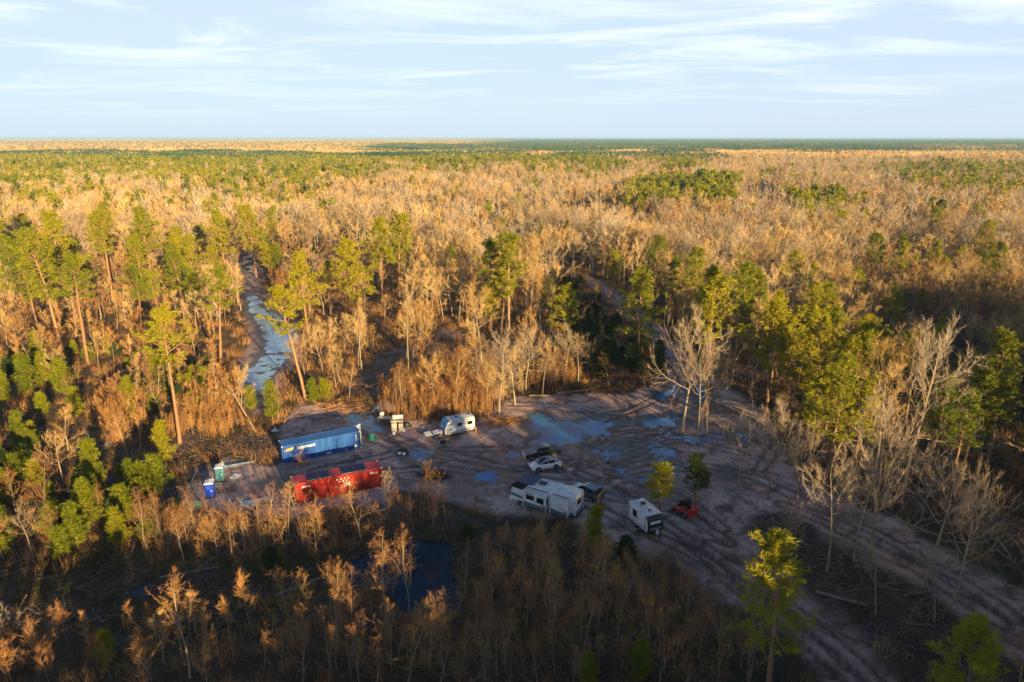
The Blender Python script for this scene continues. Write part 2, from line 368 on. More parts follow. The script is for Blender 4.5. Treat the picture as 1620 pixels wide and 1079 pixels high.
n.links.new(mathn(n, 'ADD', n2.outputs[0], mathn(n, 'MULTIPLY', n1.outputs[0], 2)), bmpn.inputs['Height']); n.links.new(bmpn.outputs[0], b.inputs['Normal'])
me = npmesh('ground', np.stack([x, y, Z], 1), [np.stack([ii, ii+1, ii+1+nx, ii+nx], 1)], [mg], smooth=True)
for k, v in A.items():
    a = me.attributes.new(k, 'FLOAT', 'POINT'); a.data.foreach_set('value', v.astype(np.float32))
ground = tag(link('ground', me), kind='structure')
# height lookup for things that stand on the ground
def zat(px_, py_):
    j = min(max(int(np.searchsorted(xs, px_)), 1), nx-1); i = min(max(int(np.searchsorted(ys, py_)), 1), ny-1)
    return float(Z[i*nx+j])
def zatv(px_, py_):
    j = np.clip(np.searchsorted(xs, px_), 1, nx-1); i = np.clip(np.searchsorted(ys, py_), 1, ny-1)
    return Z[i*nx+j]
# water
def water_mat(name, col, rough, bump):
    m, n, b, out = newmat(name); g = n.nodes.new('ShaderNodeNewGeometry')
    t = noisen(n, 1.6, 4, .6, g.outputs['Position']); t2 = noisen(n, .3, 5, .6, g.outputs['Position'])
    r = ramp(n, t2.outputs[0], [(.35, col), (.65, tuple(c*1.7 for c in col))]); n.links.new(r.outputs[0], b.inputs['Base Color'])
    b.inputs['Roughness'].default_value = rough; b.inputs['IOR'].default_value = 1.36
    bp = n.nodes.new('ShaderNodeBump'); bp.inputs['Strength'].default_value = bump; bp.inputs['Distance'].default_value = .02
    n.links.new(t.outputs[0], bp.inputs['Height']); n.links.new(bp.outputs[0], b.inputs['Normal'])
    return m
M['puddle'] = water_mat('sky_tinted_puddle_water', (.010, .10, .23), .12, .15)  # blue base colour stands in for the sky mirrored in the puddles
M['trailwater'] = water_mat('sky_tinted_shallow_water', (.13, .23, .34), .07, .2)  # base colour made paler and bluer to imitate reflected sky
M['pond'] = water_mat('dark_pond_water', (.004, .008, .016), .03, .08)
def water(name, poly, zw, mat, grow):
    P = wpoly(poly); c = np.mean(P, 0); V = []
    for p in P:
        d = np.array(p)-c; L = np.hypot(*d)+1e-6; q = c+d*(L+grow)/L; V.append((q[0], q[1], zw))
    return tag(link(name, npmesh(name, V, [np.array([list(range(len(V)))])], [mat])), kind='structure')
water('puddle', [(470, 642), (590, 655), (840, 628), (985, 625), (1050, 590), (1045, 560), (1095, 575), (1150, 610), (1225, 700), (1200, 800), (1000, 800), (880, 800), (720, 780), (600, 770), (520, 700)], zwater-.03, M['puddle'], 0)
water('track_water', TRAILWATER, -.07, M['trailwater'], 1.0); water('track_water', TRAILWATER2, -.07, M['trailwater'], 1.0)
water('pond', POND, -.55, M['pond'], 2.5); water('pond', POND2, -.62, M['pond'], 1.5)

# ================================================================ vehicles and objects in the clearing
class MB:
    def __init__(s): s.bm = bmesh.new()
    def box(s, x0, x1, y0, y1, z0, z1, bev=0.0, rot=None, seg=1):
        vs = bmesh.ops.create_cube(s.bm, size=1)['verts']
        for v in vs: v.co = Vector(((x0+x1)/2+v.co.x*(x1-x0), (y0+y1)/2+v.co.y*(y1-y0), (z0+z1)/2+v.co.z*(z1-z0)))
        if bev:
            es = list({e for v in vs for e in v.link_edges}); r = bmesh.ops.bevel(s.bm, geom=es, offset=bev, segments=seg, affect='EDGES', profile=.6); vs = list({v for f in r['faces'] for v in f.verts} | {v for v in vs if v.is_valid})
        if rot is not None: bmesh.ops.transform(s.bm, matrix=rot, verts=vs)
        return s
    def prism(s, prof, y0, y1, ax='y'):
        "polygon in (x,z) swept along y (or (y,z) along x)"
        def P(a, b, c): return (a, c, b) if ax == 'y' else (c, a, b) if ax == 'x' else (a, b, c)
        A_ = [s.bm.verts.new(P(a, b, y0)) for a, b in prof]; B_ = [s.bm.verts.new(P(a, b, y1)) for a, b in prof]; n = len(prof)
        s.bm.faces.new(A_); s.bm.faces.new(B_[::-1])
        for i in range(n): s.bm.faces.new((A_[i], B_[i], B_[(i+1) % n], A_[(i+1) % n]))
        return s
    def cyl(s, c, r, h, ax='y', n=18, r2=None):
        R_ = {'y': Matrix.Rotation(pi/2, 4, 'X'), 'x': Matrix.Rotation(pi/2, 4, 'Y'), 'z': Matrix.Identity(4)}[ax]
        bmesh.ops.create_cone(s.bm, cap_ends=True, segments=n, radius1=r, radius2=r if r2 is None else r2, depth=h, matrix=Matrix.Translation(c) @ R_); return s
    def tube(s, pts, r, n=6):
        for a, b in zip(pts[:-1], pts[1:]):
            a = Vector(a); b = Vector(b); d = b-a; bmesh.ops.create_cone(s.bm, cap_ends=True, segments=n, radius1=r, radius2=r, depth=d.length+r, matrix=Matrix.Translation((a+b)/2) @ d.to_track_quat('Z', 'Y').to_matrix().to_4x4())
        return s
    def loft(s, rings, cap=True):
        R_ = [[s.bm.verts.new(p) for p in r] for r in rings]; n = len(rings[0])
        for a, b in zip(R_[:-1], R_[1:]):
            for i in range(n): s.bm.faces.new((a[i], a[(i+1) % n], b[(i+1) % n], b[i]))
        if cap: s.bm.faces.new(R_[0][::-1]); s.bm.faces.new(R_[-1])
        return s
    def split(s, name, mat, parent=None):
        "every loose piece becomes an object of its own"
        bmesh.ops.recalc_face_normals(s.bm, faces=s.bm.faces); seen = set(); s.bm.verts.ensure_lookup_table(); s.bm.verts.index_update(); out = []
        for v0 in s.bm.verts:
            if v0.index in seen: continue
            st = [v0]; isl = []; seen.add(v0.index)
            while st:
                v = st.pop(); isl.append(v)
                for e in v.link_edges:
                    u = e.other_vert(v)
                    if u.index not in seen: seen.add(u.index); st.append(u)
            mp_ = {v.index: i for i, v in enumerate(isl)}; fs = {f for v in isl for f in v.link_faces}
            me = bpy.data.meshes.new(name); me.from_pydata([tuple(v.co) for v in isl], [], [[mp_[v.index] for v in f.verts] for f in fs]); me.materials.append(M[mat]); out.append(link(name, me, parent))
        s.bm.free(); return out
    def build(s, name, mat, parent=None, smooth=False):
        bmesh.ops.recalc_face_normals(s.bm, faces=s.bm.faces); me = bpy.data.meshes.new(name); s.bm.to_mesh(me); s.bm.free(); me.materials.append(M[mat])
        if smooth:
            for p in me.polygons: p.use_smooth = True
            me.set_sharp_from_angle(angle=radians(40))
        return link(name, me, parent)
def on(px, py):
    p = G(px, py); return Vector((p.x, p.y, zat(p.x, p.y)))
def text(body, name, size, mat, parent, loc, rot, shear=0, ext=.01):
    cu = bpy.data.curves.new(name, 'FONT'); cu.body = body; cu.size = size; cu.shear = shear; cu.extrude = ext; cu.align_x = 'CENTER'; cu.align_y = 'CENTER'; cu.offset = .012
    t = bpy.data.objects.new('t', cu); me = bpy.data.meshes.new_from_object(t); bpy.data.objects.remove(t); me.materials.clear(); me.materials.append(M[mat])
    o = link(name, me, parent); o.location = loc; o.rotation_euler = rot; return o
def wheel(parent, x, y, r=.36, w=.24, rim='chrome'):
    sgn = 1 if y > 0 else -1
    o = MB().cyl((x, y, r), r, w, n=22).cyl((x, y, r), r*.93, w+.03, n=22).build('wheel', 'rubber', parent)
    MB().cyl((x, y+sgn*(w/2+.012), r), r*.62, .05, n=18).cyl((x, y+sgn*(w/2+.03), r), r*.18, .05, n=10).build('rim', rim, o)
    return o
def ring(x, pts):
    "half outline (y,z) bottom to top, mirrored"
    return [(x, y, z) for y, z in pts]+[(x, -y, z) for y, z in pts[::-1]]
def place_center(pxs, z=0):
    P = [G(a, b, z) for a, b in pxs]; c = sum(P, Vector())/len(P); return Vector((c.x, c.y, zat(c.x, c.y)))

# --- shipping containers
def container(name, p0, p1, label, side, roofm, H=2.9, L=12.19):
    a, b = G(*p0), G(*p1); rz = atan2(b.y-a.y, b.x-a.x); nrm = Vector((-sin(rz), cos(rz), 0)); c = (a+b)/2+nrm*1.22
    o = empty(name, (c.x, c.y, .12), rz, label, 'container', 'shipping containers'); h = L/2; w = 1.22
    st = []; n = 44
    def corr(y0, sgn):
        m = MB(); prof = []; step = (L-.5)/n; x = -h+.25
        for i in range(n):
            prof += [(x, 0), (x+step*.3, 0), (x+step*.5, .045), (x+step*.8, .045)]; x += step
        prof.append((x, 0)); vb = [m.bm.verts.new((p, y0+sgn*(q-.06), .14)) for p, q in prof]; vt = [m.bm.verts.new((p, y0+sgn*(q-.06), H-.12)) for p, q in prof]
        for i in range(len(prof)-1): m.bm.faces.new((vb[i], vb[i+1], vt[i+1], vt[i]))
        return m
    corr(-w, -1).build('side_wall', side, o); corr(w, 1).build('side_wall', side, o)
    MB().box(-h+.06, -h+.12, -w+.1, w-.1, .14, H-.1).build('end_wall', side, o)
    m = MB()
    for i in range(30): x = -h+.35+i*(L-.7)/30; m.box(x, x+.22, -w+.14, w-.14, H-.05, H-.02)
    m.box(-h+.08, h-.08, -w+.06, w-.06, H-.10, H-.045).build('roof', roofm, o)
    m = MB()
    for sx in (-1, 1):
        for sy in (-1, 1): m.box(sx*(h-.08)-.08, sx*(h-.08)+.08, sy*(w-.08)-.08, sy*(w-.08)+.08, 0, H, .01)
        m.box(sx*(h-.07)-.07, sx*(h-.07)+.07, -w+.16, w-.16, H-.15, H-.003); m.box(sx*(h-.07)-.07, sx*(h-.07)+.07, -w+.16, w-.16, .02, .16)
    for sy in (-1, 1): m.box(-h+.16, h-.16, sy*(w-.05)-.05, sy*(w-.05)+.05, H-.13, H-.006); m.box(-h+.16, h-.16, sy*(w-.05)-.05, sy*(w-.05)+.05, .0, .15)
    m.build('frame', side, o); m = MB()
    for sx in (-1, 1):
        for sy in (-1, 1):
            for zz_ in (.0, H-.115): m.box(sx*(h-.08)-.095, sx*(h-.08)+.095, sy*(w-.08)-.095, sy*(w-.08)+.095, zz_-.004, zz_+.118)
    m.split('corner_casting', 'white', o)
    return o, h, w, H
blue, h, w, H_ = container('shipping_container', (450, 735), (570, 709.5), 'long blue shipping container with one white door swung open', 'cblue', 'cblue_roof')
MB().prism([(-h+.25, -.0), (-h+.62, .0), (-h+1.25, .42), (-h+.95, .42)], -w-.03, -w-.018).build('logo', 'yelloworange', blue).location.z = 2.0
MB().prism([(-h+.72, 0), (-h+1.5, .0), (-h+1.9, .42), (-h+1.35, .42), (-h+1.2, .25)], -w-.03, -w-.018).build('logo', 'yellow', blue).location.z = 2.0
text('appment', 'lettering', .78, 'white', blue, (-h+3.6, -w-.02, 2.22), (pi/2, 0, 0), .3)
text('APMU 4533', 'lettering', .22, 'white', blue, (h-.75, -w-.02, 1.9), (pi/2, pi/2, 0)); text('461', 'lettering', .2, 'white', blue, (h-.45, -w-.02, 1.7), (pi/2, pi/2, 0))
MB().box(h-5.5, h-4.8, -w-.03, -w-.015, .18, .42).box(h-1.0, h-.7, -w-.03, -w-.015, .35, .7).split('decal', 'white', blue)
MB().box(h-2.6, h-2.2, -w-.03, -w-.015, .16, .3).split('decal', 'white', blue)
d_ = MB().box(0, 1.2, -.04, .04, .15, H_-.1).build('door', 'white', blue); d_.location = (h+.03, -w+.02, 0); d_.rotation_euler = (0, 0, radians(90))
d2 = MB().box(0, 1.2, -.03, .03, .15, H_-.1).build('door', 'white', blue); d2.location = (h, w-.05, 0); d2.rotation_euler = (0, 0, radians(40))
for dd in (d_, d2): MB().tube([(.35, .07, .2), (.35, .07, H_-.2)], .025).tube([(.8, .07, .2), (.8, .07, H_-.2)], .025).build('lock_bar', 'steel', dd)
MB().box(-h+.2, h-.2, -w+.1, w-.1, .10, .16).build('floor', 'wood', blue)
red, h, w, H_ = container('shipping_container', (471, 797), (602, 770.5), 'red shipping container with dark solar panels on its roof', 'cred', 'cred_roof')
for x0, x1 in ((-4.15, -2.65), (-2.5, -1.05)):
    p_ = MB().box(x0, x1, -.95, .85, 2.95, 3.0, .01).build('solar_panel', 'solar', red); MB().box(x0-.03, x1+.03, -.98, .88, 2.9, 2.948).build('panel_frame', 'steel', p_)
for x0, x1 in ((.55, 2.25), (2.32, 4.0)):
    p_ = MB().box(x0, x1, -.95, .85, 2.95, 3.0, .01).build('solar_panel', 'solar', red); MB().box(x0-.03, x1+.03, -.98, .88, 2.9, 2.948).build('panel_frame', 'steel', p_)
m = MB()
for i in range(4): m.cyl((-.25+i*.52, -w-.022, 2.35), .11, .016, n=12)
for i in range(3): m.cyl((0.05+i*.52, -w-.022, 2.0), .11, .016, n=12)
m.split('dot_emblem', 'white', red); text('IM', 'lettering', .95, 'white', red, (1.05, -w-.02, 1.38), (pi/2, 0, 0), 0, .012).data.materials[0] = M['white']
text('aamot', 'lettering', .48, 'white', red, (-h+1.6, -w-.02, 2.25), (pi/2, 0, 0), .25); text('TGU 307', 'lettering', .3, 'white', red, (h-1.2, -w-.02, 2.3), (pi/2, 0, 0))
MB().box(-h+.06, h-.06, -w+.1, w-.1, .10, .16).box(h-.1, h-.04, -w+.1, w-.1, .15, H_-.1).build('door', 'cred', red)

# --- crossover and pickup
def car(name, c, rz, label, body, L=4.75, W_=1.92, sedan=True, cat='car'):
    o = empty(name, c, rz, label, cat); k = L/4.75; hw = W_/2
    st = [(2.37, .80, .34, .60, .52), (2.28, .90, .26, .72, .62), (1.9, .95, .24, .86, .78), (1.3, .96, .22, .98, .86), (.6, .96, .22, 1.02, .9), (-.8, .96, .22, 1.06, .9), (-1.7, .96, .24, 1.10, .86), (-2.2, .92, .30, 1.10, .78), (-2.37, .84, .38, .95, .70)]
    MB().loft([ring(x*k, [(hw*a*.86, zb), (hw*a, zb+.22), (hw*a, zt-.2), (hw*b_*1.0, zt)]) for x, a, zb, zt, b_ in st]).build('body', body, o, True)
    gl = [(1.28, .80, 1.0, .98, .62), (.85, .84, 1.0, 1.22, .66), (.35, .86, 1.02, 1.48, .66), (-.3, .87, 1.04, 1.58, .66), (-1.0, .86, 1.06, 1.52, .64), (-1.7, .82, 1.08, 1.34, .58), (-2.22, .74, 1.08, 1.12, .54)]
    MB().loft([ring(x*k, [(hw*a, zb-.06), (hw*a, zb), (hw*b_, zt)]) for x, a, zb, zt, b_ in gl]).build('glasshouse', 'glass', o, True)
    m = MB()
    for sy in (-1, 1):
        m.tube([(x*k, sy*hw*(b_+.015), zt+.005) for x, a, zb, zt, b_ in gl], .045)
        m.tube([(-.25*k, sy*hw*.875, 1.04), (-.25*k, sy*hw*.67, 1.57)], .035); m.tube([(-1.55*k, sy*hw*.85, 1.06), (-1.55*k, sy*hw*.62, 1.40)], .10)
        m.tube([(1.3*k, sy*hw*.83, 1.01), (-2.2*k, sy*hw*.80, 1.10)], .03)
    m.build('roof_pillar', body, o)
    for sx in (1.42, -1.45):
        for sy in (-1, 1):
            MB().cyl((sx*k, sy*(hw-.045), .38), .43, .16, n=22).build('wheel_arch', 'black', o); wheel(o, sx*k, sy*(hw-.13), .36, .26, 'trim')
    for sy in (-1, 1):
        MB().box(2.12*k, 2.33*k, sy*.74-.17, sy*.74+.17, .66, .74, .02).build('headlight', 'chrome', o); MB().box(-2.36*k, -2.2*k, sy*.72-.17, sy*.72+.17, .93, 1.04, .02).build('tail_light', 'redlamp', o)
        MB().box(.85*k, 1.02*k, sy*(hw+.07)-.1, sy*(hw+.07)+.1, 1.0, 1.13, .03).build('mirror', body, o)
    return o
a, b = G(843, 748), G(888, 740.5); rz = atan2(a.y-b.y, a.x-b.x)
c = (a+b)/2; nrm = Vector((-sin(rz+pi), cos(rz+pi), 0)); car('parked_car', (c.x+nrm.x*.9, c.y+nrm.y*.9, zat(c.x, c.y)), rz, 'white rounded crossover car with a dark glass roof beside the black pickup', 'carwhite')
def pickup(c, rz):
    o = empty('pickup_truck', c, rz, 'black crew cab pickup truck behind the white car', 'pickup truck')
    st = [(2.9, .84, .50, .98, .8), (2.8, .95, .42, 1.12, .86), (2.3, .98, .42, 1.20, .88), (1.35, .98, .42, 1.25, .9), (.8, .98, .42, 1.26, .94), (-1.0, .98, .42, 1.27, .94), (-1.05, .98, .42, 1.30, .96), (-2.75, .98, .45, 1.30, .96), (-2.9, .92, .55, 1.25, .92)]
    MB().loft([ring(x, [(a*.9, zb), (a, zb+.2), (a, zt-.15), (b_, zt)]) for x, a, zb, zt, b_ in st]).build('body', 'carblack', o, True)
    gl = [(1.35, .86, 1.24, 1.24, .80), (.75, .88, 1.25, 1.80, .72), (.2, .89, 1.25, 1.90, .74), (-.75, .89, 1.25, 1.88, .74), (-1.02, .88, 1.25, 1.80, .74), (-1.12, .86, 1.25, 1.28, .78)]
    MB().loft([ring(x, [(a, zb-.05), (a, zb), (b_, zt)]) for x, a, zb, zt, b_ in gl]).build('glasshouse', 'glass', o, True)
    MB().loft([ring(x, [(b_*1.01, zt-.02), (b_*.95, zt+.05)]) for x, a, zb, zt, b_ in gl[1:5]]).build('roof', 'carblack', o, True)
    m = MB()
    for sy in (-1, 1):
        m.tube([(1.3, sy*.87, 1.27), (.72, sy*.74, 1.80), (.1, sy*.76, 1.89), (-.9, sy*.77, 1.85), (-1.05, sy*.84, 1.5), (-1.06, sy*.9, 1.28), (1.3, sy*.9, 1.27)], .025)
    m.build('window_trim', 'chrome', o); MB().tube([(-.2, -.9, 1.26), (-.2, -.75, 1.87)], .04).tube([(-.2, .9, 1.26), (-.2, .75, 1.87)], .04).split('pillar', 'carblack', o)
    MB().box(-2.82, -1.15, -.86, .86, 1.29, 1.33, .02).build('bed_cover', 'black', o)
    for sx in (1.85, -1.85):
        for sy in (-1, 1): MB().cyl((sx, sy*.915, .5), .50, .14, n=22).build('wheel_arch', 'black', o); wheel(o, sx, sy*.87, .42, .28)
    for sy in (-1, 1):
        MB().box(2.72, 2.90, sy*.72-.2, sy*.72+.2, .88, 1.06, .03).build('headlight', 'white', o); MB().box(-2.93, -2.78, sy*.84-.1, sy*.84+.1, .85, 1.2, .02).build('tail_light', 'redlamp', o); MB().box(.95, 1.15, sy*1.1-.12, sy*1.1+.12, 1.22, 1.45, .03).build('mirror', 'carblack', o)
    MB().box(2.86, 2.96, -.5, .5, .7, 1.0, .02).build('grille', 'chrome', o); MB().box(2.85, 3.0, -.9, .9, .45, .62, .03).box(-3.02, -2.88, -.88, .88, .5, .66, .03).split('bumper', 'chrome', o)
    return o
a, b = G(834, 729), G(887, 722); rz = atan2(a.y-b.y, a.x-b.x); c = (a+b)/2; nrm = Vector((-sin(rz+pi), cos(rz+pi), 0)); pickup((c.x+nrm.x*.75-.1, c.y+nrm.y*.75, zat(c.x, c.y)), rz)
# --- silver-blue sport utility behind the camper
def suv(c, rz):
    o = empty('parked_car', c, rz, 'silver-blue van-like car with roof rails, parked behind the camper\'s rear', 'car'); hw = .97
    st = [(2.35, .82, .42, .78, .74), (2.25, .93, .34, .92, .84), (1.4, .96, .32, 1.05, .88), (1.0, .96, .32, 1.10, .92), (-2.2, .96, .34, 1.14, .92), (-2.38, .90, .42, 1.05, .88)]
    MB().loft([ring(x, [(hw*a*.9, zb), (hw*a, zb+.2), (hw*a, zt-.15), (hw*b_, zt)]) for x, a, zb, zt, b_ in st]).build('body', 'cargrey', o, True)
    gl = [(1.25, .86, 1.06, 1.08, .76), (.55, .88, 1.1, 1.62, .72), (0, .89, 1.1, 1.70, .74), (-1.8, .89, 1.12, 1.68, .72), (-2.15, .86, 1.12, 1.5, .72), (-2.3, .84, 1.1, 1.14, .78)]
    MB().loft([ring(x, [(hw*a, zb-.05), (hw*a, zb), (hw*b_, zt)]) for x, a, zb, zt, b_ in gl]).build('glasshouse', 'glass', o, True)
    MB().loft([ring(x, [(hw*b_*1.01, zt-.015), (hw*b_*.92, zt+.05)]) for x, a, zb, zt, b_ in gl[1:4]]).build('roof', 'cargrey', o, True)
    m = MB()
    for sy in (-1, 1):
        for xx in (-.35, -1.45, -2.05): m.tube([(xx, sy*hw*.9, 1.1), (xx-.02, sy*hw*.74, 1.67)], .04)
    m.split('pillar', 'cargrey', o); m = MB()
    for sy in (-1, 1): m.tube([(.3, sy*.6, 1.80), (-1.7, sy*.6, 1.80)], .025)
    for xx in (-.1, -.6, -1.1, -1.6): m.box(xx-.05, xx+.05, -.62, .62, 1.80, 1.83)
    m.build('roof_rack', 'steel', o)
    for sx in (1.42, -1.42):
        for sy in (-1, 1): MB().cyl((sx, sy*.89, .4), .43, .14, n=22).build('wheel_arch', 'black', o); wheel(o, sx, sy*.85, .36, .24)
    for sy in (-1, 1): MB().box(2.15, 2.36, sy*.72-.18, sy*.72+.18, .75, .9, .03).build('headlight', 'chrome', o); MB().box(-2.4, -2.22, sy*.86-.07, sy*.86+.07, .9, 1.3, .02).build('tail_light', 'redlamp', o); MB().box(.75, .9, sy*1.07-.1, sy*1.07+.1, 1.08, 1.24, .03).build('mirror', 'cargrey', o)
c = G(936, 779, .9); suv((c.x-.5, c.y+.7, zat(c.x, c.y)), radians(134))

# --- long camper with slide-outs
def window(parent, x0, x1, y, z0, z1, face='y', sgn=-1, t=.03):
    if face == 'y': a_ = MB().box(x0, x1, min(y, y+sgn*t), max(y, y+sgn*t), z0, z1, .01); b_ = (x0+.05, x1-.05, min(y+sgn*(t-.005), y+sgn*(t+.01)), max(y+sgn*(t-.005), y+sgn*(t+.01)), z0+.05, z1-.05)
    else: a_ = MB().box(min(y, y+sgn*t), max(y, y+sgn*t), x0, x1, z0, z1, .01); b_ = (min(y+sgn*(t-.005), y+sgn*(t+.01)), max(y+sgn*(t-.005), y+sgn*(t+.01)), x0+.05, x1-.05, z0+.05, z1-.05)
    o = a_.build('window', 'black', parent); MB().box(*b_).build('pane', 'glass', o); return o
def camper():
    p0, p1 = G(817, 762, 3.45), G(907.6, 787.4, 3.45); rz = atan2(p1.y-p0.y, p1.x-p0.x); L = 8.9; nrm = Vector((-sin(rz), cos(rz), 0)); c = (p0+p1)/2+nrm*1.28
    o = empty('camper_trailer', (c.x, c.y, zat(c.x, c.y)), rz, 'long white camper with slide-outs, navy tarp over its front roof', 'camper', 'white camper trailers'); h = L/2; w = 1.28
    # x runs from the nose (-h) to the rear (+h); -y faces the thicket
    MB().prism([(-h-.55, 1.35), (-h-.15, .75), (h, .75), (h, 3.42), (-h+.25, 3.42), (-h-.35, 2.9), (-h-.6, 2.0)], -w, w).build('body', 'white', o)
    MB().prism([(-h+.28, 3.423), (h+.02, 3.423), (h+.02, 3.47), (-h+.22, 3.47)], -w-.02, w+.02).build('roof', 'offwhite', o)
    MB().prism([(-h-.66, 2.3), (-h-.42, 2.96), (-h+.2, 3.50), (-h+2.75, 3.52), (-h+2.75, 3.55), (-h+.18, 3.56), (-h-.47, 3.0), (-h-.74, 2.3)], -w-.05, w+.05).build('roof_tarp', 'navytarp', o)
    MB().prism([(-h-.5, 2.55), (-h+1.2, 2.5), (-h+2.1, 3.52), (-h+.2, 3.52), (-h-.44, 2.96)], -w-.06, -w-.03).prism([(-h-.5, 2.6), (-h+1.2, 2.6), (-h+2.1, 3.52), (-h+.2, 3.52), (-h-.44, 2.96)], w+.03, w+.06).split('tarp_flap', 'black', o)
    MB().prism([(-h-.53, 1.30), (-h+1.8, 1.0), (h-.05, .80), (h-.05, 1.15), (-h+1.8, 1.35), (-h-.58, 1.75)], -w-.012, -w-.003).build('stripe', 'teal_trim', o)
    MB().box(-h+.2, h-.1, -w+.15, w-.15, .45, .74).build('chassis', 'black', o)
    # front slide
    def slide(x0, x1, d, z0, z1, nm='slide_out'):
        s_ = MB().box(x0, x1, -w-d, -w-.004, z0, z1, .03).build(nm, 'white', o)
        MB().prism([(x0+.04, z0+.02), (x1-.04, z0+.02), (x1-.04, z0+.42), (x0+.04, z0+.62)], -w-d-.012, -w-d-.003).build('stripe', 'teal_trim', s_)
        MB().prism([(x0+(x1-x0)*.45, z0+.95), (x0+(x1-x0)*.72, z0+.86), (x1-.06, z0+.35), (x1-.06, z0+.62), (x0+(x1-x0)*.7, z0+1.0)], -w-d-.013, -w-d-.004).build('stripe', 'cargrey', s_)
        MB().box(x0-.05, x1+.05, -w-d-.08, -w+.02, z1+.01, z1+.05).build('slide_roof', 'offwhite', s_)
        MB().tube([(x0, -w-.06, z1+.22), (x1, -w-.06, z1+.22)], .07, 8).build('awning_roll', 'trim', s_)
        for xx in (x0-.03, x1+.03): MB().box(xx-.05, xx+.05, -w-d-.12, -w-d-.02, z0-.15, z1+.02).build('corner_post', 'white', s_)
        return s_
    s1 = slide(-h+1.75, -h+5.1, .85, .85, 2.95)
    window(s1, -h+2.15, -h+3.35, -w-.852, 1.85, 2.5); window(s1, -h+3.75, -h+4.8, -w-.852, 1.7, 2.5)
    text('Sunstone', 'lettering', .3, 'trim', s1, (-h+2.7, -w-.87, 2.72), (pi/2, 0, 0), .3)
    window(s1, -w-.65, -w-.25, -h+5.1, 1.6, 2.5, 'x', 1)
    s2 = slide(-h+5.75, h-.7, .75, .85, 2.95); MB().prism([(-h+6.5, 2.35), (-h+7.1, 2.28), (-h+7.5, 2.33), (-h+7.0, 2.2)], -w-.765, -w-.755).build('stripe', 'teal_trim', s2)
    # rear wall
    window(o, -.55, .55, h, 1.95, 2.75, 'x', 1)
    MB().box(h+.003, h+.015, -w+.05, w-.05, .85, 1.25).build('stripe', 'cargrey', o)
    MB().box(h+.003, h+.09, -w-.02, -w+.14, .8, 3.3).box(h+.003, h+.09, w-.14, w+.02, .8, 3.3).split('rear_trim', 'white', o)
    MB().tube([(h+.05, .78, .9), (h+.05, .78, 3.3)], .025).tube([(h+.05, 1.08, .9), (h+.05, 1.08, 3.3)], .025).tube([(h+.05, .78, 1.3), (h+.05, 1.08, 1.3)], .02).tube([(h+.05, .78, 2.0), (h+.05, 1.08, 2.0)], .02).tube([(h+.05, .78, 2.7), (h+.05, 1.08, 2.7)], .02).build('ladder', 'steel', o)
    MB().box(h, h+.18, -w+.1, w-.1, .5, .68, .02).build('bumper', 'black', o)
    for sy in (-1, 1): MB().box(h+.004, h+.05, sy*1.0-.08, sy*1.0+.08, 1.35, 1.6).build('tail_light', 'redlamp', o)
    MB().box(-h+3.1, -h+4.1, -.35, .4, 3.48, 3.72, .08, seg=2).build('air_conditioner', 'black', o)
    for xx, yy, s_ in ((-h+5.0, .5, .18), (-h+5.9, .2, .22), (-h+7.5, .0, .22)): MB().box(xx-s_, xx+s_, yy-s_, yy+s_, 3.475, 3.58, .02).build('roof_vent', 'white', o)
    for xx in (.6, 1.45):
        for sy in (-1, 1): wheel(o, xx, sy*(w-.14), .38, .22)
    MB().prism([(-h-1.5, .48), (-h+.3, .48), (-h+.3, .62), (-h-1.5, .62)], -.08, .08).tube([(-h-1.5, 0, .55), (-h+.2, .8, .55)], .05).tube([(-h-1.5, 0, .55), (-h+.2, -.8, .55)], .05).tube([(-h-1.3, 0, 0), (-h-1.3, 0, .9)], .05).build('hitch', 'black', o)
    for xx in (-h+.5, h-.5):
        for sy in (-1, 1): MB().box(xx-.05, xx+.05, sy*1.1-.05, sy*1.1+.05, -.05, .5).build('jack_leg', 'black', o)
    return o
camper()
c = on(815.5, 790.5); o = empty('storage_box', c, radians(-30), 'small white covered box at the nose of the long camper', 'box'); MB().box(-.75, .75, -.42, .42, .0, .42, .04).build('box', 'white', o); MB().box(-.78, .78, -.45, .45, .43, .56, .06, seg=2).build('lid', 'white', o); MB().box(-.3, .3, -.47, -.452, .2, .3).build('latch', 'trim', o)
c = on(810, 784); o = empty('gas_bottle', c, 0, 'small white gas bottle left of the covered box', 'gas bottle'); MB().cyl((0, 0, .3), .17, .55, 'z', 14).cyl((0, 0, .62), .13, .1, 'z', 14, .06).build('tank', 'white', o); MB().cyl((0, 0, .7), .1, .08, 'z', 10).build('collar', 'steel', o)

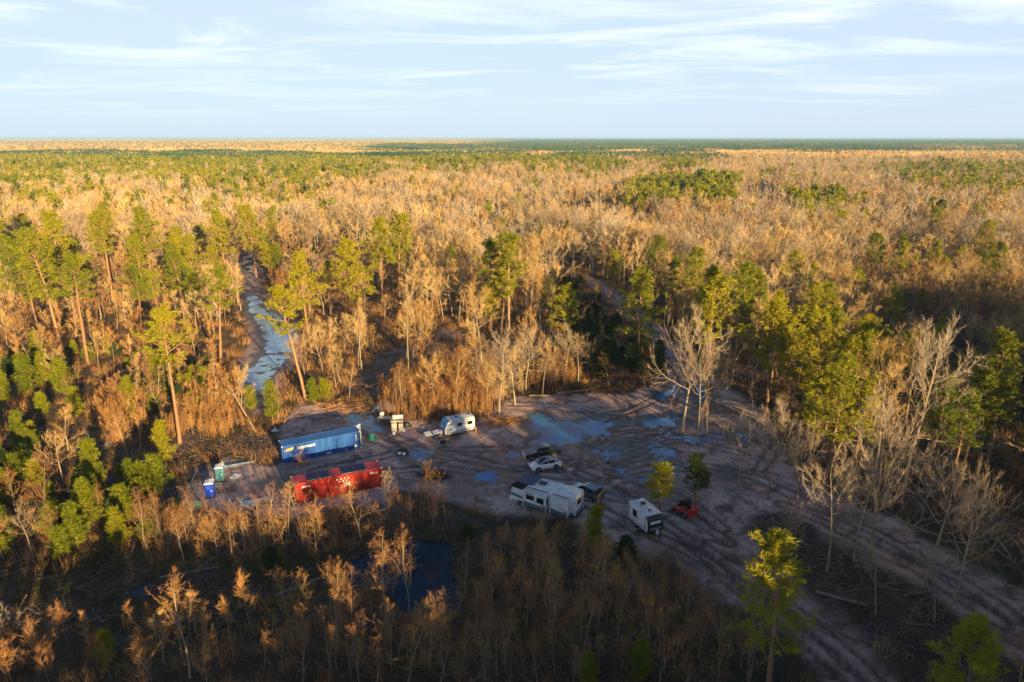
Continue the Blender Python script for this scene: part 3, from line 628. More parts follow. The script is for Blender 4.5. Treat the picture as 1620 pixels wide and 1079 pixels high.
# --- small white trailer with a black front
def small_trailer():
    a, b = G(995.5, 794.5, 2.85), G(1016.5, 812, 2.85); rz = atan2(b.y-a.y, b.x-a.x); L = 4.3; nrm = Vector((-sin(rz), cos(rz), 0)); d = Vector((cos(rz), sin(rz), 0)); c = a+d*L/2*.93+nrm*1.12
    o = empty('camper_trailer', (c.x, c.y, zat(c.x, c.y)), rz, 'small camper trailer with white roof and black front, by the slim young pine', 'camper', 'white camper trailers'); h = L/2; w = 1.12
    MB().prism([(-h, .6), (h-.1, .6), (h+.12, 1.3), (h-.08, 2.3), (h-.35, 2.8), (-h+.1, 2.8), (-h-.05, 2.5)], -w, w).build('body', 'white', o)
    MB().prism([(h-.12, .55), (h+.13, .55), (h+.24, 1.3), (h+.02, 2.3), (h-.28, 2.83), (h-.36, 2.80), (h-.09, 2.29), (h+.11, 1.3)], -w-.02, w+.02).build('front_cap', 'black', o)
    MB().prism([(h+.16, 1.80), (h+.175, 1.80), (h+.10, 2.10), (h+.085, 2.10)], -.75, .75).build('decal', 'white', o)
    m = MB().prism([(h+.25, 1.0), (h+.27, 1.0), (h+.275, 1.30), (h+.255, 1.30)], -.85, .85); m.build('stone_guard', 'steel', o)
    MB().box(-h+.05, h-.25, -w-.04, w+.04, 2.81, 2.87, .015).build('roof', 'offwhite', o)
    for x0, x1, z0, z1 in ((-h+.02, -h+.14, .7, 2.75), (h-.55, h-.42, .7, 2.75), (-h+.1, h-.3, 1.02, 1.12), (-h+.05, h-.2, .6, .72)):
        MB().box(x0, x1, -w-.015, -w-.004, z0, z1).build('side_trim', 'teal_trim', o)
    MB().box(-h+.3, -h+.42, -w-.018, -w-.004, 1.13, 2.7).build('side_trim', 'black', o)
    window(o, -h+1.05, -h+1.95, -w-.002, 1.45, 2.45); window(o, -.6, .5, w+.002, 1.6, 2.3, 'y', 1)
    MB().box(-.35-h*.35, .25-h*.35, -.1, .5, 2.88, 3.12, .08, seg=2).build('air_conditioner', 'black', o); MB().box(.75, 1.05, -.15, .15, 2.88, 3.0, .03).build('roof_vent', 'black', o); MB().box(-.5, -.42, -.5, -.42, 2.88, 2.97).build('vent_pipe', 'black', o)
    for sy in (-1, 1): wheel(o, -.35, sy*(w-.12), .34, .2)
    MB().tube([(h+1.35, 0, .5), (h-.1, .75, .5)], .05).tube([(h+1.35, 0, .5), (h-.1, -.75, .5)], .05).tube([(h+1.15, 0, .0), (h+1.15, 0, .85)], .05).build('hitch', 'black', o)
    MB().cyl((h+.55, 0, .85), .2, .5, 'z', 14, .17).build('gas_bottle', 'white', o); MB().box(-h+.2, h-.2, -w+.12, w-.12, .4, .598).build('chassis', 'black', o)
    for xx in (-h+.3, h-.4):
        for sy in (-1, 1): MB().box(xx-.04, xx+.04, sy*.9-.04, sy*.9+.04, -.05, .42).build('jack_leg', 'steel', o)
small_trailer()
# --- silver-white trailer with a blue front
def old_trailer():
    a, b = G(706, 689.5, .35), G(750, 680, .35); rz = atan2(b.y-a.y, b.x-a.x); L = 5.4; nrm = Vector((-sin(rz), cos(rz), 0)); c = (a+b)/2+nrm*1.1
    o = empty('camper_trailer', (c.x, c.y, zat(c.x, c.y)), rz, 'cream travel trailer with blue front, at the foot of the orange thicket', 'camper', 'white camper trailers'); h = L/2; w = 1.1
    pts = [(-h+.15, .5), (h, .5), (h+.02, 2.45), (h-.2, 2.75), (-h+.9, 2.8), (-h+.45, 2.5), (-h-.05, 1.5), (-h-.05, .9)]
    MB().prism(pts, -w, w).build('body', 'white', o)
    MB().prism([(-h+.14, .5), (-h+.15, .495), (-h+.46, 2.52), (-h+.86, 2.82), (-h+.8, 2.85), (-h+.38, 2.55), (-h-.12, 1.5), (-h-.12, .9), (-h+.0, .5)], -w+.02, w-.02).build('front_panel', 'teal_trim', o).data.materials[0] = M['bluetarp']
    R_ = [[(x, y, z) for x in (x0,) for y, z in ((-w-.01, 2.60), (-w+.12, 2.80), (-.5, 2.88), (.5, 2.88), (w-.12, 2.80), (w+.01, 2.60), (w-.05, 2.5), (-w+.05, 2.5))] for x0 in (-h+.88, h-.05)]
    MB().loft(R_).build('roof', 'offwhite', o, True)
    window(o, -.55, .35, -w-.002, 1.6, 2.2); window(o, 1.35, 2.3, -w-.002, 1.55, 2.15); window(o, -h+.95, -h+1.2, -w-.002, 2.1, 2.3)
    MB().box(-h+.2, h-.05, -w-.014, -w-.003, .62, .82).build('side_trim', 'steel', o); text('Wanderer', 'lettering', .26, 'steel', o, (.85, -w-.02, 1.95), (pi/2, 0, 0)); text('lite', 'lettering', .5, 'white', o, (-h-.11, -.1, 1.75), (pi/2, 0, -pi/2))
    MB().tube([(-h+.9, -w-.05, 2.6), (-h+2.2, -w-.05, 2.62)], .05).build('awning_roll', 'trim', o)
    for xx, yy in ((-.2, 0), (2.1, .1)): MB().box(xx-.2, xx+.2, yy-.2, yy+.2, 2.88, 3.02, .03).build('roof_vent', 'black', o)
    MB().box(.7, .95, -.1, .15, 2.88, 2.97).build('roof_vent', 'white', o)
    for xx in (.1,):
        for sy in (-1, 1): wheel(o, xx, sy*(w-.12), .34, .2)
    MB().tube([(-h-1.2, 0, .45), (-h+.2, .7, .45)], .05).tube([(-h-1.2, 0, .45), (-h+.2, -.7, .45)], .05).tube([(-h-1.0, 0, 0), (-h-1.0, 0, .8)], .05).build('hitch', 'black', o)
    for y in (-.18, .2): MB().cyl((-h-.35, y, .75), .16, .55, 'z', 12, .13).build('gas_bottle', 'white', o)
    MB().box(-h+.3, h-.1, -w+.1, w-.1, .32, .498).build('chassis', 'black', o)
    MB().box(h-.1, h+.1, -w-.45, -w-.15, 0, 1.0, .02).build('step', 'orangepaint', o)
    for sy in (-1, 1): MB().box(h-.5, h-.42, sy*.9-.04, sy*.9+.04, -.05, .35).build('jack_leg', 'steel', o)
old_trailer()
# --- compact track loader
def loader():
    c = on(1084, 818); o = empty('track_loader', (c.x, c.y+.6, c.z), radians(128), 'red compact track loader with a black cab between the slim pines and the track', 'loader')
    for sy in (-1, 1):
        t_ = MB().prism([(-1.0, .12), (-.75, .0), (.85, .0), (1.15, .15), (1.15, .42), (.3, .62), (-.8, .78), (-1.12, .5)], sy*.88-.17, sy*.88+.17).build('track', 'rubber', o); MB().cyl((-.75, sy*1.06, .5), .2, .05, n=14).cyl((.8, sy*1.06, .28), .18, .05, n=14).cyl((0, sy*1.06, .2), .12, .05, n=12).build('track_roller', 'trim', t_)
    MB().prism([(-1.35, .35), (.9, .3), (.95, .8), (.1, .95), (-.5, 1.1), (-1.45, 1.15)], -.68, .68).build('body', 'redmachine', o)
    MB().box(-1.72, -1.2, -.62, .62, .55, 1.62, .06, seg=2).build('engine_cover', 'redmachine', o); MB().box(-1.75, -1.722, -.42, .42, .75, 1.35).build('grille', 'black', o).data.materials[0] = M['cred']
    MB().prism([(-.75, 1.0), (.55, .9), (.7, 1.2), (.45, 2.02), (-.6, 2.06)], -.48, .48).build('cab', 'glass', o)
    MB().box(-.78, .62, -.55, .55, 2.05, 2.16, .04).build('cab_roof', 'carblack', o); m = MB()
    for sy in (-1, 1):
        for xx in (-.68, -.05, .55): m.tube([(xx, sy*.5, 1.0), (xx*.9, sy*.5, 2.06)], .04)
    m.build('cab_frame', 'black', o)
    for sy in (-1, 1):
        MB().tube([(-1.45, sy*.78, 1.5), (-.6, sy*.80, 1.62), (.7, sy*.80, 1.15), (1.45, sy*.78, .5)], .10, 8).build('lift_arm', 'redmachine', o); MB().tube([(-1.0, sy*.78, .7), (-.1, sy*.79, 1.42)], .055).build('cylinder', 'chrome', o)
        MB().box(-1.74, -1.6, sy*.5-.06, sy*.5+.06, 1.65, 1.75, .01).build('work_light', 'white', o)
    MB().prism([(1.45, .05), (2.2, .02), (2.25, .08), (1.55, .15), (1.5, .75), (1.4, .78)], -.95, .95).build('bucket', 'trim', o)
loader()
# --- orange-yellow engine hoist
c = on(946, 805); o = empty('engine_hoist', c, radians(35), 'orange-yellow engine hoist standing behind the camper and the silver-blue car', 'hoist')
MB().tube([(0, 0, .12), (0, 0, 2.1)], .08).build('mast', 'orangepaint', o); MB().tube([(-.25, 0, 1.75), (1.3, 0, 2.75)], .07).build('boom', 'orangepaint', o); MB().tube([(0, 0, .8), (.45, 0, 2.1)], .05).build('ram', 'steel', o)
for sy in (-1, 1): MB().tube([(0, 0, .12), (1.6, sy*.6, .12)], .06).build('leg', 'orangepaint', o)
for x_, y_ in ((1.6, .6), (1.6, -.6), (0, .3), (0, -.3)): MB().cyl((x_, y_, .06), .06, .05, 'y', 10).build('caster', 'black', o)

# --- cabins, boards, sheets and junk
def toilet(px, py, label, body, rz):
    c = on(px, py); o = empty('portable_toilet', c, rz, label, 'portable toilet', 'portable toilets'); m = MB().box(-.55, .55, -.55, .55, .1, 2.1, .03)
    for i in range(3): m.box(-.57, -.548, -.42+i*.3, -.22+i*.3, .3, 1.9); m.box(.548, .57, -.42+i*.3, -.22+i*.3, .3, 1.9)
    m.build('cabin', body, o); MB().prism([(-.62, 2.1), (.62, 2.1), (.60, 2.22), (.0, 2.38), (-.60, 2.22)], -.62, .62).build('roof', 'white', o)
    d_ = MB().box(-.38, .38, -.585, -.552, .2, 1.95, .01).build('door', body, o); MB().box(.22, .32, -.61, -.586, 1.0, 1.15).build('handle', 'white', d_); MB().box(-.6, .6, -.6, .6, 0, .1, .02).build('base', 'black', o); MB().tube([(.42, .42, 2.1), (.42, .42, 2.6)], .04).build('vent_pipe', 'white', o)
toilet(349.5, 759, 'grey-teal portable toilet with a white roof, farther of the two', 'toiletgrey', radians(12)); toilet(334, 785, 'bright blue portable toilet with a white roof, nearer of the two', 'toiletblue', radians(14))
def flat(name, quad, th, mat, label, cat, group=None, z=.06, ribs=0):
    P = [G(a, b) for a, b in quad]; c = sum(P, Vector())/len(P); c.z = zat(c.x, c.y)
    m = MB(); A_ = [m.bm.verts.new((p.x-c.x, p.y-c.y, z)) for p in P]; B_ = [m.bm.verts.new((p.x-c.x, p.y-c.y, z+th)) for p in P]; n = len(P); m.bm.faces.new(A_); m.bm.faces.new(B_)
    for i in range(n): m.bm.faces.new((A_[i], A_[(i+1) % n], B_[(i+1) % n], B_[i]))
    for i in range(ribs):
        f = (i+.5)/ribs; a = (P[0].lerp(P[1], f))-c; b = (P[3].lerp(P[2], f))-c; m.tube([(a.x, a.y, z+th), (b.x, b.y, z+th)], .09, 6)
    o = m.build(name, mat); o.location = c; tag(o, label, cat, group); return o
flat('white_board', [(363, 757), (371, 750), (382, 751), (373, 759)], .08, 'white', 'white board lying flat right of the grey-teal toilet', 'board')
flat('wooden_board', [(339, 770), (341, 764), (353, 764), (350, 770)], .08, 'wood', 'tan wooden board lying flat behind the bright blue toilet', 'board')
flat('corrugated_sheets', [(379, 805), (410, 799), (414, 791), (382, 795)], .1, 'sheet', 'stack of pale blue corrugated sheets lying left of the red container', 'sheet metal', ribs=11)
def standing(name, pts, h0, h1, mat, label, cat, group=None, th=.05):
    a, b = on(*pts[0]), on(*pts[1]); d = (b-a); n = Vector((-d.y, d.x, 0)).normalized()*th; me_ = MB(); V_ = [a, b, b+Vector((0, 0, h1)), a+Vector((0, 0, h0))]; A_ = [me_.bm.verts.new(v-a) for v in V_]; B_ = [me_.bm.verts.new(v-a+n) for v in V_]; me_.bm.faces.new(A_); me_.bm.faces.new(B_)
    for i in range(4): me_.bm.faces.new((A_[i], A_[(i+1) % 4], B_[(i+1) % 4], B_[i]))
    for f in (0, .5, 1): p = (b-a)*f; me_.tube([(p.x, p.y, -.2), (p.x, p.y, h0+(h1-h0)*f+.1)], .04)
    o = me_.build(name, mat); o.location = a; tag(o, label, cat, group); return o
standing('leaning_sheet', ((430, 801), (424, 789)), .9, 2.1, 'sheet', 'pale blue triangular sheet standing on edge beside the corrugated stack', 'sheet metal')
standing('silt_fence', ((301, 780), (309, 756)), 1.0, .8, 'silt', 'upper length of blue-grey fabric fence at the left edge of the bare lot', 'fence', 'silt fence lengths')
standing('silt_fence', ((293, 805), (298, 790)), 1.0, .9, 'silt', 'lower length of blue-grey fabric fence at the left edge of the bare lot', 'fence', 'silt fence lengths')
standing('silt_fence', ((350, 741), (402, 732)), .35, .3, 'silt', 'low sagging fabric fence along the brush heap behind the portable toilets', 'fence', 'silt fence lengths')
c = on(588, 696); o = empty('water_barrel', c, 0, 'teal-green barrel standing right of the blue container', 'barrel'); MB().cyl((0, 0, .55), .42, 1.1, 'z', 18).cyl((0, 0, .9), .45, .06, 'z', 18).cyl((0, 0, .3), .45, .06, 'z', 18).box(-.45, .95, -.35, .35, 0, .35, .04).build('drum', 'tealbin', o); MB().cyl((0, 0, 1.13), .36, .06, 'z', 18).build('lid', 'tealbin', o)
def tarp_heap(px, py, sx, sy, h, mat, label, rz=0, seed=1):
    c = on(px, py); me_ = bmesh.new(); bmesh.ops.create_icosphere(me_, subdivisions=4, radius=1)
    for v in me_.verts:
        n_ = noise.noise(v.co*1.6+Vector((seed*3.1, 0, 0))); f = 1+.22*n_+.06*noise.noise(v.co*6); v.co = Vector((v.co.x*sx*f, v.co.y*sy*f, max(-.05, (v.co.z**3*.5+v.co.z*.5)*h*f)))
    me = bpy.data.meshes.new('heap'); me_.to_mesh(me); me_.free(); me.materials.append(M[mat]); o = link('tarp', me); o.location = c; o.rotation_euler = (0, 0, rz); return o
# blue canopy peaked over poles
c = on(610, 651); o = empty('tarp_shelter', c, radians(-6), 'peaked blue tarp shelter at the left end of the orange thicket', 'tarp shelter')
m = MB(); q = [(-2.1, -.9, .5), (1.9, -.7, .4), (1.6, 1.0, .7), (-1.6, .9, .9)]; top = m.bm.verts.new((.35, .1, 1.75)); v = [m.bm.verts.new(p) for p in q]; low = [m.bm.verts.new((p[0]*1.02, p[1]*1.02, p[2]-.3)) for p in q]
for i in range(4): m.bm.faces.new((v[i], v[(i+1) % 4], top)); m.bm.faces.new((v[i], v[(i+1) % 4], low[(i+1) % 4], low[i]))
m.build('tarp', 'bluetarp', o); m = MB()
for p in q: m.tube([(p[0], p[1], -.1), p], .03)
m.tube([(.35, .1, -.1), (.35, .1, 1.72)], .03); m.build('pole', 'steel', o)
# cream table and cabinet pieces
c = on(609, 666); o = empty('work_bench', c, radians(-12), 'low cream workbench with boxes on it, left of the cream cabinet', 'workbench'); MB().box(-1.2, 1.3, -.5, .5, .62, .72, .02).build('top', 'cream', o)
for x_ in (-1.1, 1.2):
    for y_ in (-.4, .4): MB().box(x_-.05, x_+.05, y_-.05, y_+.05, 0, .62).build('leg', 'wood', o)
c = on(605, 663); o = MB().box(-.35, .35, -.3, .3, .0, .5, .03).box(-.15, .3, -.32, -.28, .1, .4).build('carton', 'white'); o.location = (c.x, c.y, c.z+.73); tag(o, 'white box standing on the cream workbench', 'box')
c = on(629, 680); o = empty('open_cabinet', c, radians(10), 'cream open-fronted cabinet with a tilted lid, left of the trailer with the blue front', 'cabinet')
MB().box(-1.0, -.12, -.7, .6, 0, 1.5, .02).box(.2, .95, -.7, .6, 0, 1.35, .02).split('side', 'cream', o); MB().box(-1.1, 1.05, -.1, .7, 1.52, 1.62, .01).build('shelf', 'cream', o); MB().box(-.12, .2, -.3, .5, 0, 1.3).build('opening_shade', 'black', o)  # solid black block imitates the shade in the gap between the sides
r_ = MB().box(-.9, .9, -.45, .45, -.04, .04, .01).build('lid', 'white', o); r_.location = (.15, .95, 2.0); r_.rotation_euler = (radians(22), 0, 0); MB().tube([(-.6, .8, 0), (-.6, .8, 1.9)], .05).tube([(.85, .8, 0), (.85, .8, 1.9)], .05).split('post', 'black', o)
for px_, py_, lab in ((623, 686, 'small pale bucket left of the cream cabinet'), (639, 682, 'small pale bucket right of the cream cabinet')):
    c = on(px_, py_); o = empty('bucket', c, 0, lab, 'bucket', 'buckets by the cabinet'); MB().cyl((0, 0, .22), .2, .44, 'z', 12, .24).build('pail', 'white', o); MB().tube([(-.23, 0, .42), (0, 0, .6), (.23, 0, .42)], .015, 4).build('handle', 'steel', o)
c = on(643, 674); o = tarp_heap(643, 674, .9, .6, .9, 'black', '', 0, 4); tag(o, 'black tarp heap behind the cream cabinet', 'tarp')
c = on(685, 691); o = empty('utility_trailer', c, radians(20), 'flat utility trailer carrying two white panels, at the nose of the blue-fronted trailer', 'trailer'); MB().box(-1.5, 1.3, -.75, .75, .5, .6, .02).build('deck', 'steel', o)
for sy in (-1, 1): wheel(o, .3, sy*.85, .28, .16, 'white')
MB().tube([(1.3, 0, .52), (2.3, 0, .5)], .05).build('drawbar', 'black', o)
for i, x_ in enumerate((-1.45, .0)): p_ = MB().box(0, 1.15, -.72, .72, 0, .06, .01).build('panel', 'white', o); p_.location = (x_, 0, .64); p_.rotation_euler = (0, radians(-6-6*i), 0)
c = on(701, 702); o = empty('barbecue_grill', c, radians(10), 'black barbecue grill on the sand in front of the trailer with the blue front', 'grill'); MB().box(-.5, .5, -.3, .3, .55, .85, .05).build('firebox', 'black', o); MB().cyl((0, 0, .85), .3, .98, 'x', 14).build('hood', 'black', o); MB().box(-.5, .5, -.28, .28, .1, .5).build('cart', 'carblack', o); MB().tube([(-.4, -.36, .95), (.4, -.36, .95)], .025).build('handle', 'chrome', o)
o = tarp_heap(637, 715, 1.1, .8, .7, 'black', '', .3, 2); tag(o, 'black heap of bags on the sand right of the red container', 'heap')
for i, (dx, dy) in enumerate(((-.4, -.3), (.35, -.45))):
    c = on(637, 715); o = MB().box(-.25, .25, -.18, .18, 0, .3, .05).build('white_bag', 'white'); o.location = (c.x+dx, c.y+dy-.4, c.z+.02); o.rotation_euler = (0, 0, i*.8); tag(o, ('left' if i == 0 else 'right')+' white bag lying against the black heap of bags', 'bag')
c = on(668, 733); o = empty('fire_ring', c, 0, 'round grey stone fire ring on the sand beside the blue puddle', 'fire pit')
for i in range(12): s_ = MB().box(-.22, .22, -.14, .14, 0, .34, .04).build('stone', 'stone', o); s_.location = (.95*cos(i*pi/6), .95*sin(i*pi/6), 0); s_.rotation_euler = (0, 0, i*pi/6+pi/2)
MB().cyl((0, 0, .06), .8, .08, 'z', 20).build('ash', 'stone', o)
c = on(435, 683); o = MB().box(-.6, .5, -.3, .3, 0, .3, .08).box(-.1, .2, -.2, .5, .1, .6, .06).box(.5, 1.2, -.1, .1, 0, .12, .03).build('junk_pile', 'white'); o.location = c; o.rotation_euler = (0, .1, .5); tag(o, 'small heap of white junk at the far side of the brush, above the blue container', 'junk')
c = on(228, 826); o = MB().box(-.4, .5, -.25, .25, 0, .4, .08).box(-.1, .15, -.15, .2, .3, .9, .05).build('junk_pile', 'white'); o.location = c; tag(o, 'pale bit of junk at the left end of the orange sapling row', 'junk')
o = tarp_heap(308, 800, 1.1, .8, .8, 'tealbin', '', 0, 6); tag(o, 'crumpled teal tarp at the lower left corner of the bare lot', 'tarp')
# --- logs and brush piles
def log(px, py, L, r, az, label):
    c = on(px, py); rr_ = np.random.default_rng(int(px)); m = MB(); n = 6; pts = [(L*(i/n-.5)*cos(az)+rr_.normal(0, .05), L*(i/n-.5)*sin(az)+rr_.normal(0, .05), r*.8+.02*i) for i in range(n+1)]
    m.tube(pts, r, 9); o = m.build('fallen_log', 'deadwood'); o.location = c; tag(o, label, 'log', 'fallen logs')
log(905, 622, 6, .22, .25, 'pale fallen log along the top edge of the clearing'); log(855, 628, 4, .18, -.1, 'short fallen log left of the pale log at the top edge of the clearing')
log(985, 655, 10, .16, .75, 'long thin log pointing up towards the forest road'); log(1330, 950, 5, .16, -.5, 'fallen log in the leaf litter below the huge pale tree')
log(1455, 940, 4, .14, .2, 'small fallen log in the leaf litter near the upper track'); log(470, 930, 5, .14, .6, 'log lying in the marsh beside the small pool'); log(300, 905, 6, .12, .3, 'thin log in the marsh above the small pool')
log(1055, 600, 5, .16, 1.2, 'bleached log beside the near end of the forest road'); log(590, 610, 5, .15, .9, 'log lying across the muddy ground left of the dead pole')
def brush_pile(px, py, sx, sy, h, n, label, seed, mat='darkwood'):
    r = np.random.default_rng(seed); c = on(px, py); m = []
    V_ = []; F_ = []
    for i in range(n):
        a = r.uniform(0, 2*pi); q = np.sqrt(r.random()); p = np.array([q*cos(a)*sx, q*sin(a)*sy, h*(1-q*q)*r.random()]); az = r.normal(.3, .9); L = r.uniform(.8, 3.2); d = np.array([cos(az), sin(az), r.normal(0, .3)]); m.append((p-d*L/2, p+d*L/2, r.uniform(.02, .07), .01))
    s = m; A_ = np.array([(*a, *b, r0, r1) for a, b, r0, r1 in s])
    for (a, b, r0, r1) in s:
        d = b-a; d /= np.linalg.norm(d); u = np.cross(d, (0, 0, 1.)); u /= np.linalg.norm(u)+1e-9; v_ = np.cross(d, u); k = len(V_)
        for (pp, rad) in ((a, r0), (b, r1)):
            for t in range(4): V_.append(pp+rad*(cos(t*pi/2)*u+sin(t*pi/2)*v_))
        for t in range(4): F_.append((k+t, k+(t+1) % 4, k+4+(t+1) % 4, k+4+t))
    o = link('brush_pile', npmesh('brush_pile', np.array(V_), [np.array(F_)], [M[mat]])); o.location = c; tag(o, label, 'brush pile', 'brush piles')
brush_pile(370, 712, 9, 5, .4, 460, 'wide dark brush heap left of the blue container', 1); brush_pile(285, 745, 5, 7, .5, 300, 'brush heap left of the portable toilets', 2, 'brush')
brush_pile(920, 618, 9, 2.2, 1.1, 420, 'brush heap along the top edge of the clearing', 3, 'brush'); brush_pile(1010, 608, 4, 2.5, 1.2, 260, 'brush heap at the near end of the forest road', 4)
brush_pile(800, 668, 3.2, 1.6, .8, 160, 'tan grassy heap between the blue-fronted trailer and the big puddle', 5, 'twig_orange'); brush_pile(560, 640, 7, 4, .5, 300, 'rusty brush heap above the muddy lane', 6, 'twig_orange')
brush_pile(700, 545, 12, 5, .6, 500, 'brush heap in the hollow behind the centre thicket', 7); brush_pile(345, 930, 8, 4, .5, 260, 'tangle of sticks in the dark marsh', 8); brush_pile(50, 665, 7, 5, .4, 260, 'flattened brush in the open patch at the left edge', 9)
brush_pile(690, 752, 2.5, 1.5, .6, 120, 'small brush heap at the near edge of the sand above the pond', 10, 'brush')

# ================================================================ trees and plants
def basis(d):
    d = d/(np.linalg.norm(d, axis=-1, keepdims=True)+1e-9)
    up = np.where(np.abs(d[..., 2:3]) > .9, np.array([1., 0, 0]), np.array([0, 0, 1.]))
    u = np.cross(d, up); u /= np.linalg.norm(u, axis=-1, keepdims=True)+1e-9
    return d, u, np.cross(d, u)
def tubes(segs, n=4):
    s = np.array([(*a, *b, r0, r1) for a, b, r0, r1 in segs]); A_ = s[:, :3]; B_ = s[:, 3:6]
    d, u, v = basis(B_-A_); ang = np.arange(n)*2*pi/n
    ring = np.cos(ang)[None, :, None]*u[:, None]+np.sin(ang)[None, :, None]*v[:, None]
    VA = A_[:, None]+ring*s[:, 6][:, None, None]; VB = B_[:, None]+ring*s[:, 7][:, None, None]
    V = np.concatenate([VA, VB], 1).reshape(-1, 3); m = len(s); base_ = np.arange(m)[:, None]*2*n; k = np.arange(n)[None]
    F = np.stack([base_+k, base_+(k+1) % n, base_+n+(k+1) % n, base_+n+k], -1).reshape(-1, 4)
    return V, F
def blades(P, D, L, Wd, r):
    "thin triangles: root P, direction D, length L, width Wd"
    d, u, v = basis(D); a = r.uniform(0, 2*pi, len(P))[:, None]; w = (np.cos(a)*u+np.sin(a)*v)*(np.asarray(Wd).reshape(-1, 1)/2)
    tip = P+d*np.asarray(L).reshape(-1, 1)
    V = np.stack([P-w, P+w, tip], 1).reshape(-1, 3)
    return V, np.arange(len(V)).reshape(-1, 3)
def path(p, d, L, k, wob, up, r):
    "wandering polyline"
    pts = [np.array(p, float)]; d = np.array(d, float); d /= np.linalg.norm(d)
    for i in range(k):
        d = d+r.normal(0, wob, 3)+np.array([0, 0, up]); d /= np.linalg.norm(d); pts.append(pts[-1]+d*L/k)
    return pts
def rad_segs(pts, r0, r1):
    m = len(pts)-1; return [(pts[i], pts[i+1], r0+(r1-r0)*i/m, r0+(r1-r0)*(i+1)/m) for i in range(m)]
def along(pts, t):
    m = len(pts)-1; f = min(max(t*m, 0), m-1e-6); i = int(f); return pts[i]+(pts[i+1]-pts[i])*(f-i), pts[i+1]-pts[i]
def mesh_of(name, parts, mats):
    Vs = []; Fs = []; mi = []; off = 0
    for V, F, m in parts:
        Vs.append(V); Fs.append(F+off); off += len(V); mi.append((F.shape[1], len(F), m))
    # faces are stored in the order given
    return npmesh(name, np.concatenate(Vs), Fs, mats, np.concatenate([np.full(c, m) for _, c, m in mi]))
def bare_geo(seed, h, cs=.35, spread=.38, nl=11, nb=7, tw=2100, tl=(.5, 1.3), twd=.035, up=.12, elev=(25, 70), lean=.03, k=1.0, sides=5, dn=.62, tn=.5):
    "leafless tree of height h: returns wood segments and twig blades"
    r = np.random.default_rng(seed); segs = []; thin = []
    la = r.uniform(0, 2*pi); tr = path((0, 0, -.4), (lean*cos(la), lean*sin(la), 1), h*.88+.4, 8, .05, .03, r)
    r0 = h*.0125*k; segs += rad_segs(tr, r0*1.15, r0*.22); az = r.uniform(0, 6)
    ends = []
    for i in range(nl):
        t = cs+(1-cs)*(i+.3*r.random())/nl; p, td = along(tr, t); az += 2.4+r.normal(0, .4)
        el = radians(elev[0]+(elev[1]-elev[0])*(t-cs)/(1-cs)+r.normal(0, 7)); L = h*spread*(1.1-.65*(t-cs)/(1-cs))*r.uniform(.7, 1.25)
        b_ = path(p, (cos(az)*cos(el), sin(az)*cos(el), sin(el)), L, 5, .16, up, r); rb = r0*(1-t*.72)*.42
        segs += rad_segs(b_, rb, rb*.25); ends.append(b_)
        for j in range(nb):
            tt = .22+.78*(j+r.random())/nb; q, qd = along(b_, min(tt, .99)); dd = qd/np.linalg.norm(qd)+r.normal(0, dn, 3)+np.array([0, 0, .15])
            c_ = path(q, dd, L*.42*r.uniform(.6, 1.3)*(1.15-.4*tt), 3, .2, up, r); thin += rad_segs(c_, rb*.34, rb*.08); ends.append(c_)
    ends.append(tr[5:])
    idx = r.integers(0, len(ends), tw); P = np.empty((tw, 3)); D = np.empty((tw, 3))
    for q in range(tw):
        e = ends[idx[q]]; P[q], D[q] = along(e, r.uniform(.25, 1)); D[q] /= np.linalg.norm(D[q])
    D = D+r.normal(0, tn, D.shape)+np.array([0, 0, .2])
    return segs, thin, blades(P, D, r.uniform(tl[0], tl[1], tw), np.full(tw, twd), r)
def bare_meshes(name, seed, h, trunk_mat, crown_mat, **kw):
    segs, thin, (TV, TF) = bare_geo(seed, h, **kw)
    a = mesh_of(name+'_trunk', [(*tubes(segs, 5), 0)], [M[trunk_mat]])
    b = mesh_of(name+'_crown', [(*tubes(thin, 3), 0), (TV, TF, 0)], [M[crown_mat]])
    return a, b, h
def bare_joined(name, seed, h, trunk_mat, crown_mat, **kw):
    segs, thin, (TV, TF) = bare_geo(seed, h, **kw)
    parts = [(*tubes(segs, 3), 0)]
    if thin: parts.append((*tubes(thin, 3), 1))
    parts.append((TV, TF, 1))
    return mesh_of(name, parts, [M[trunk_mat], M[crown_mat]])
def clump_blades(C_, n, L, Wd, r, flat=.6, upb=.25):
    P = np.repeat(C_, n, 0)+r.normal(0, .13*L/.5, (len(C_)*n, 3)); D = r.normal(0, 1, P.shape); D[:, 2] = D[:, 2]*flat+upb
    return blades(P, D, r.uniform(.6, 1.1, len(P))*L, np.full(len(P), Wd), r)
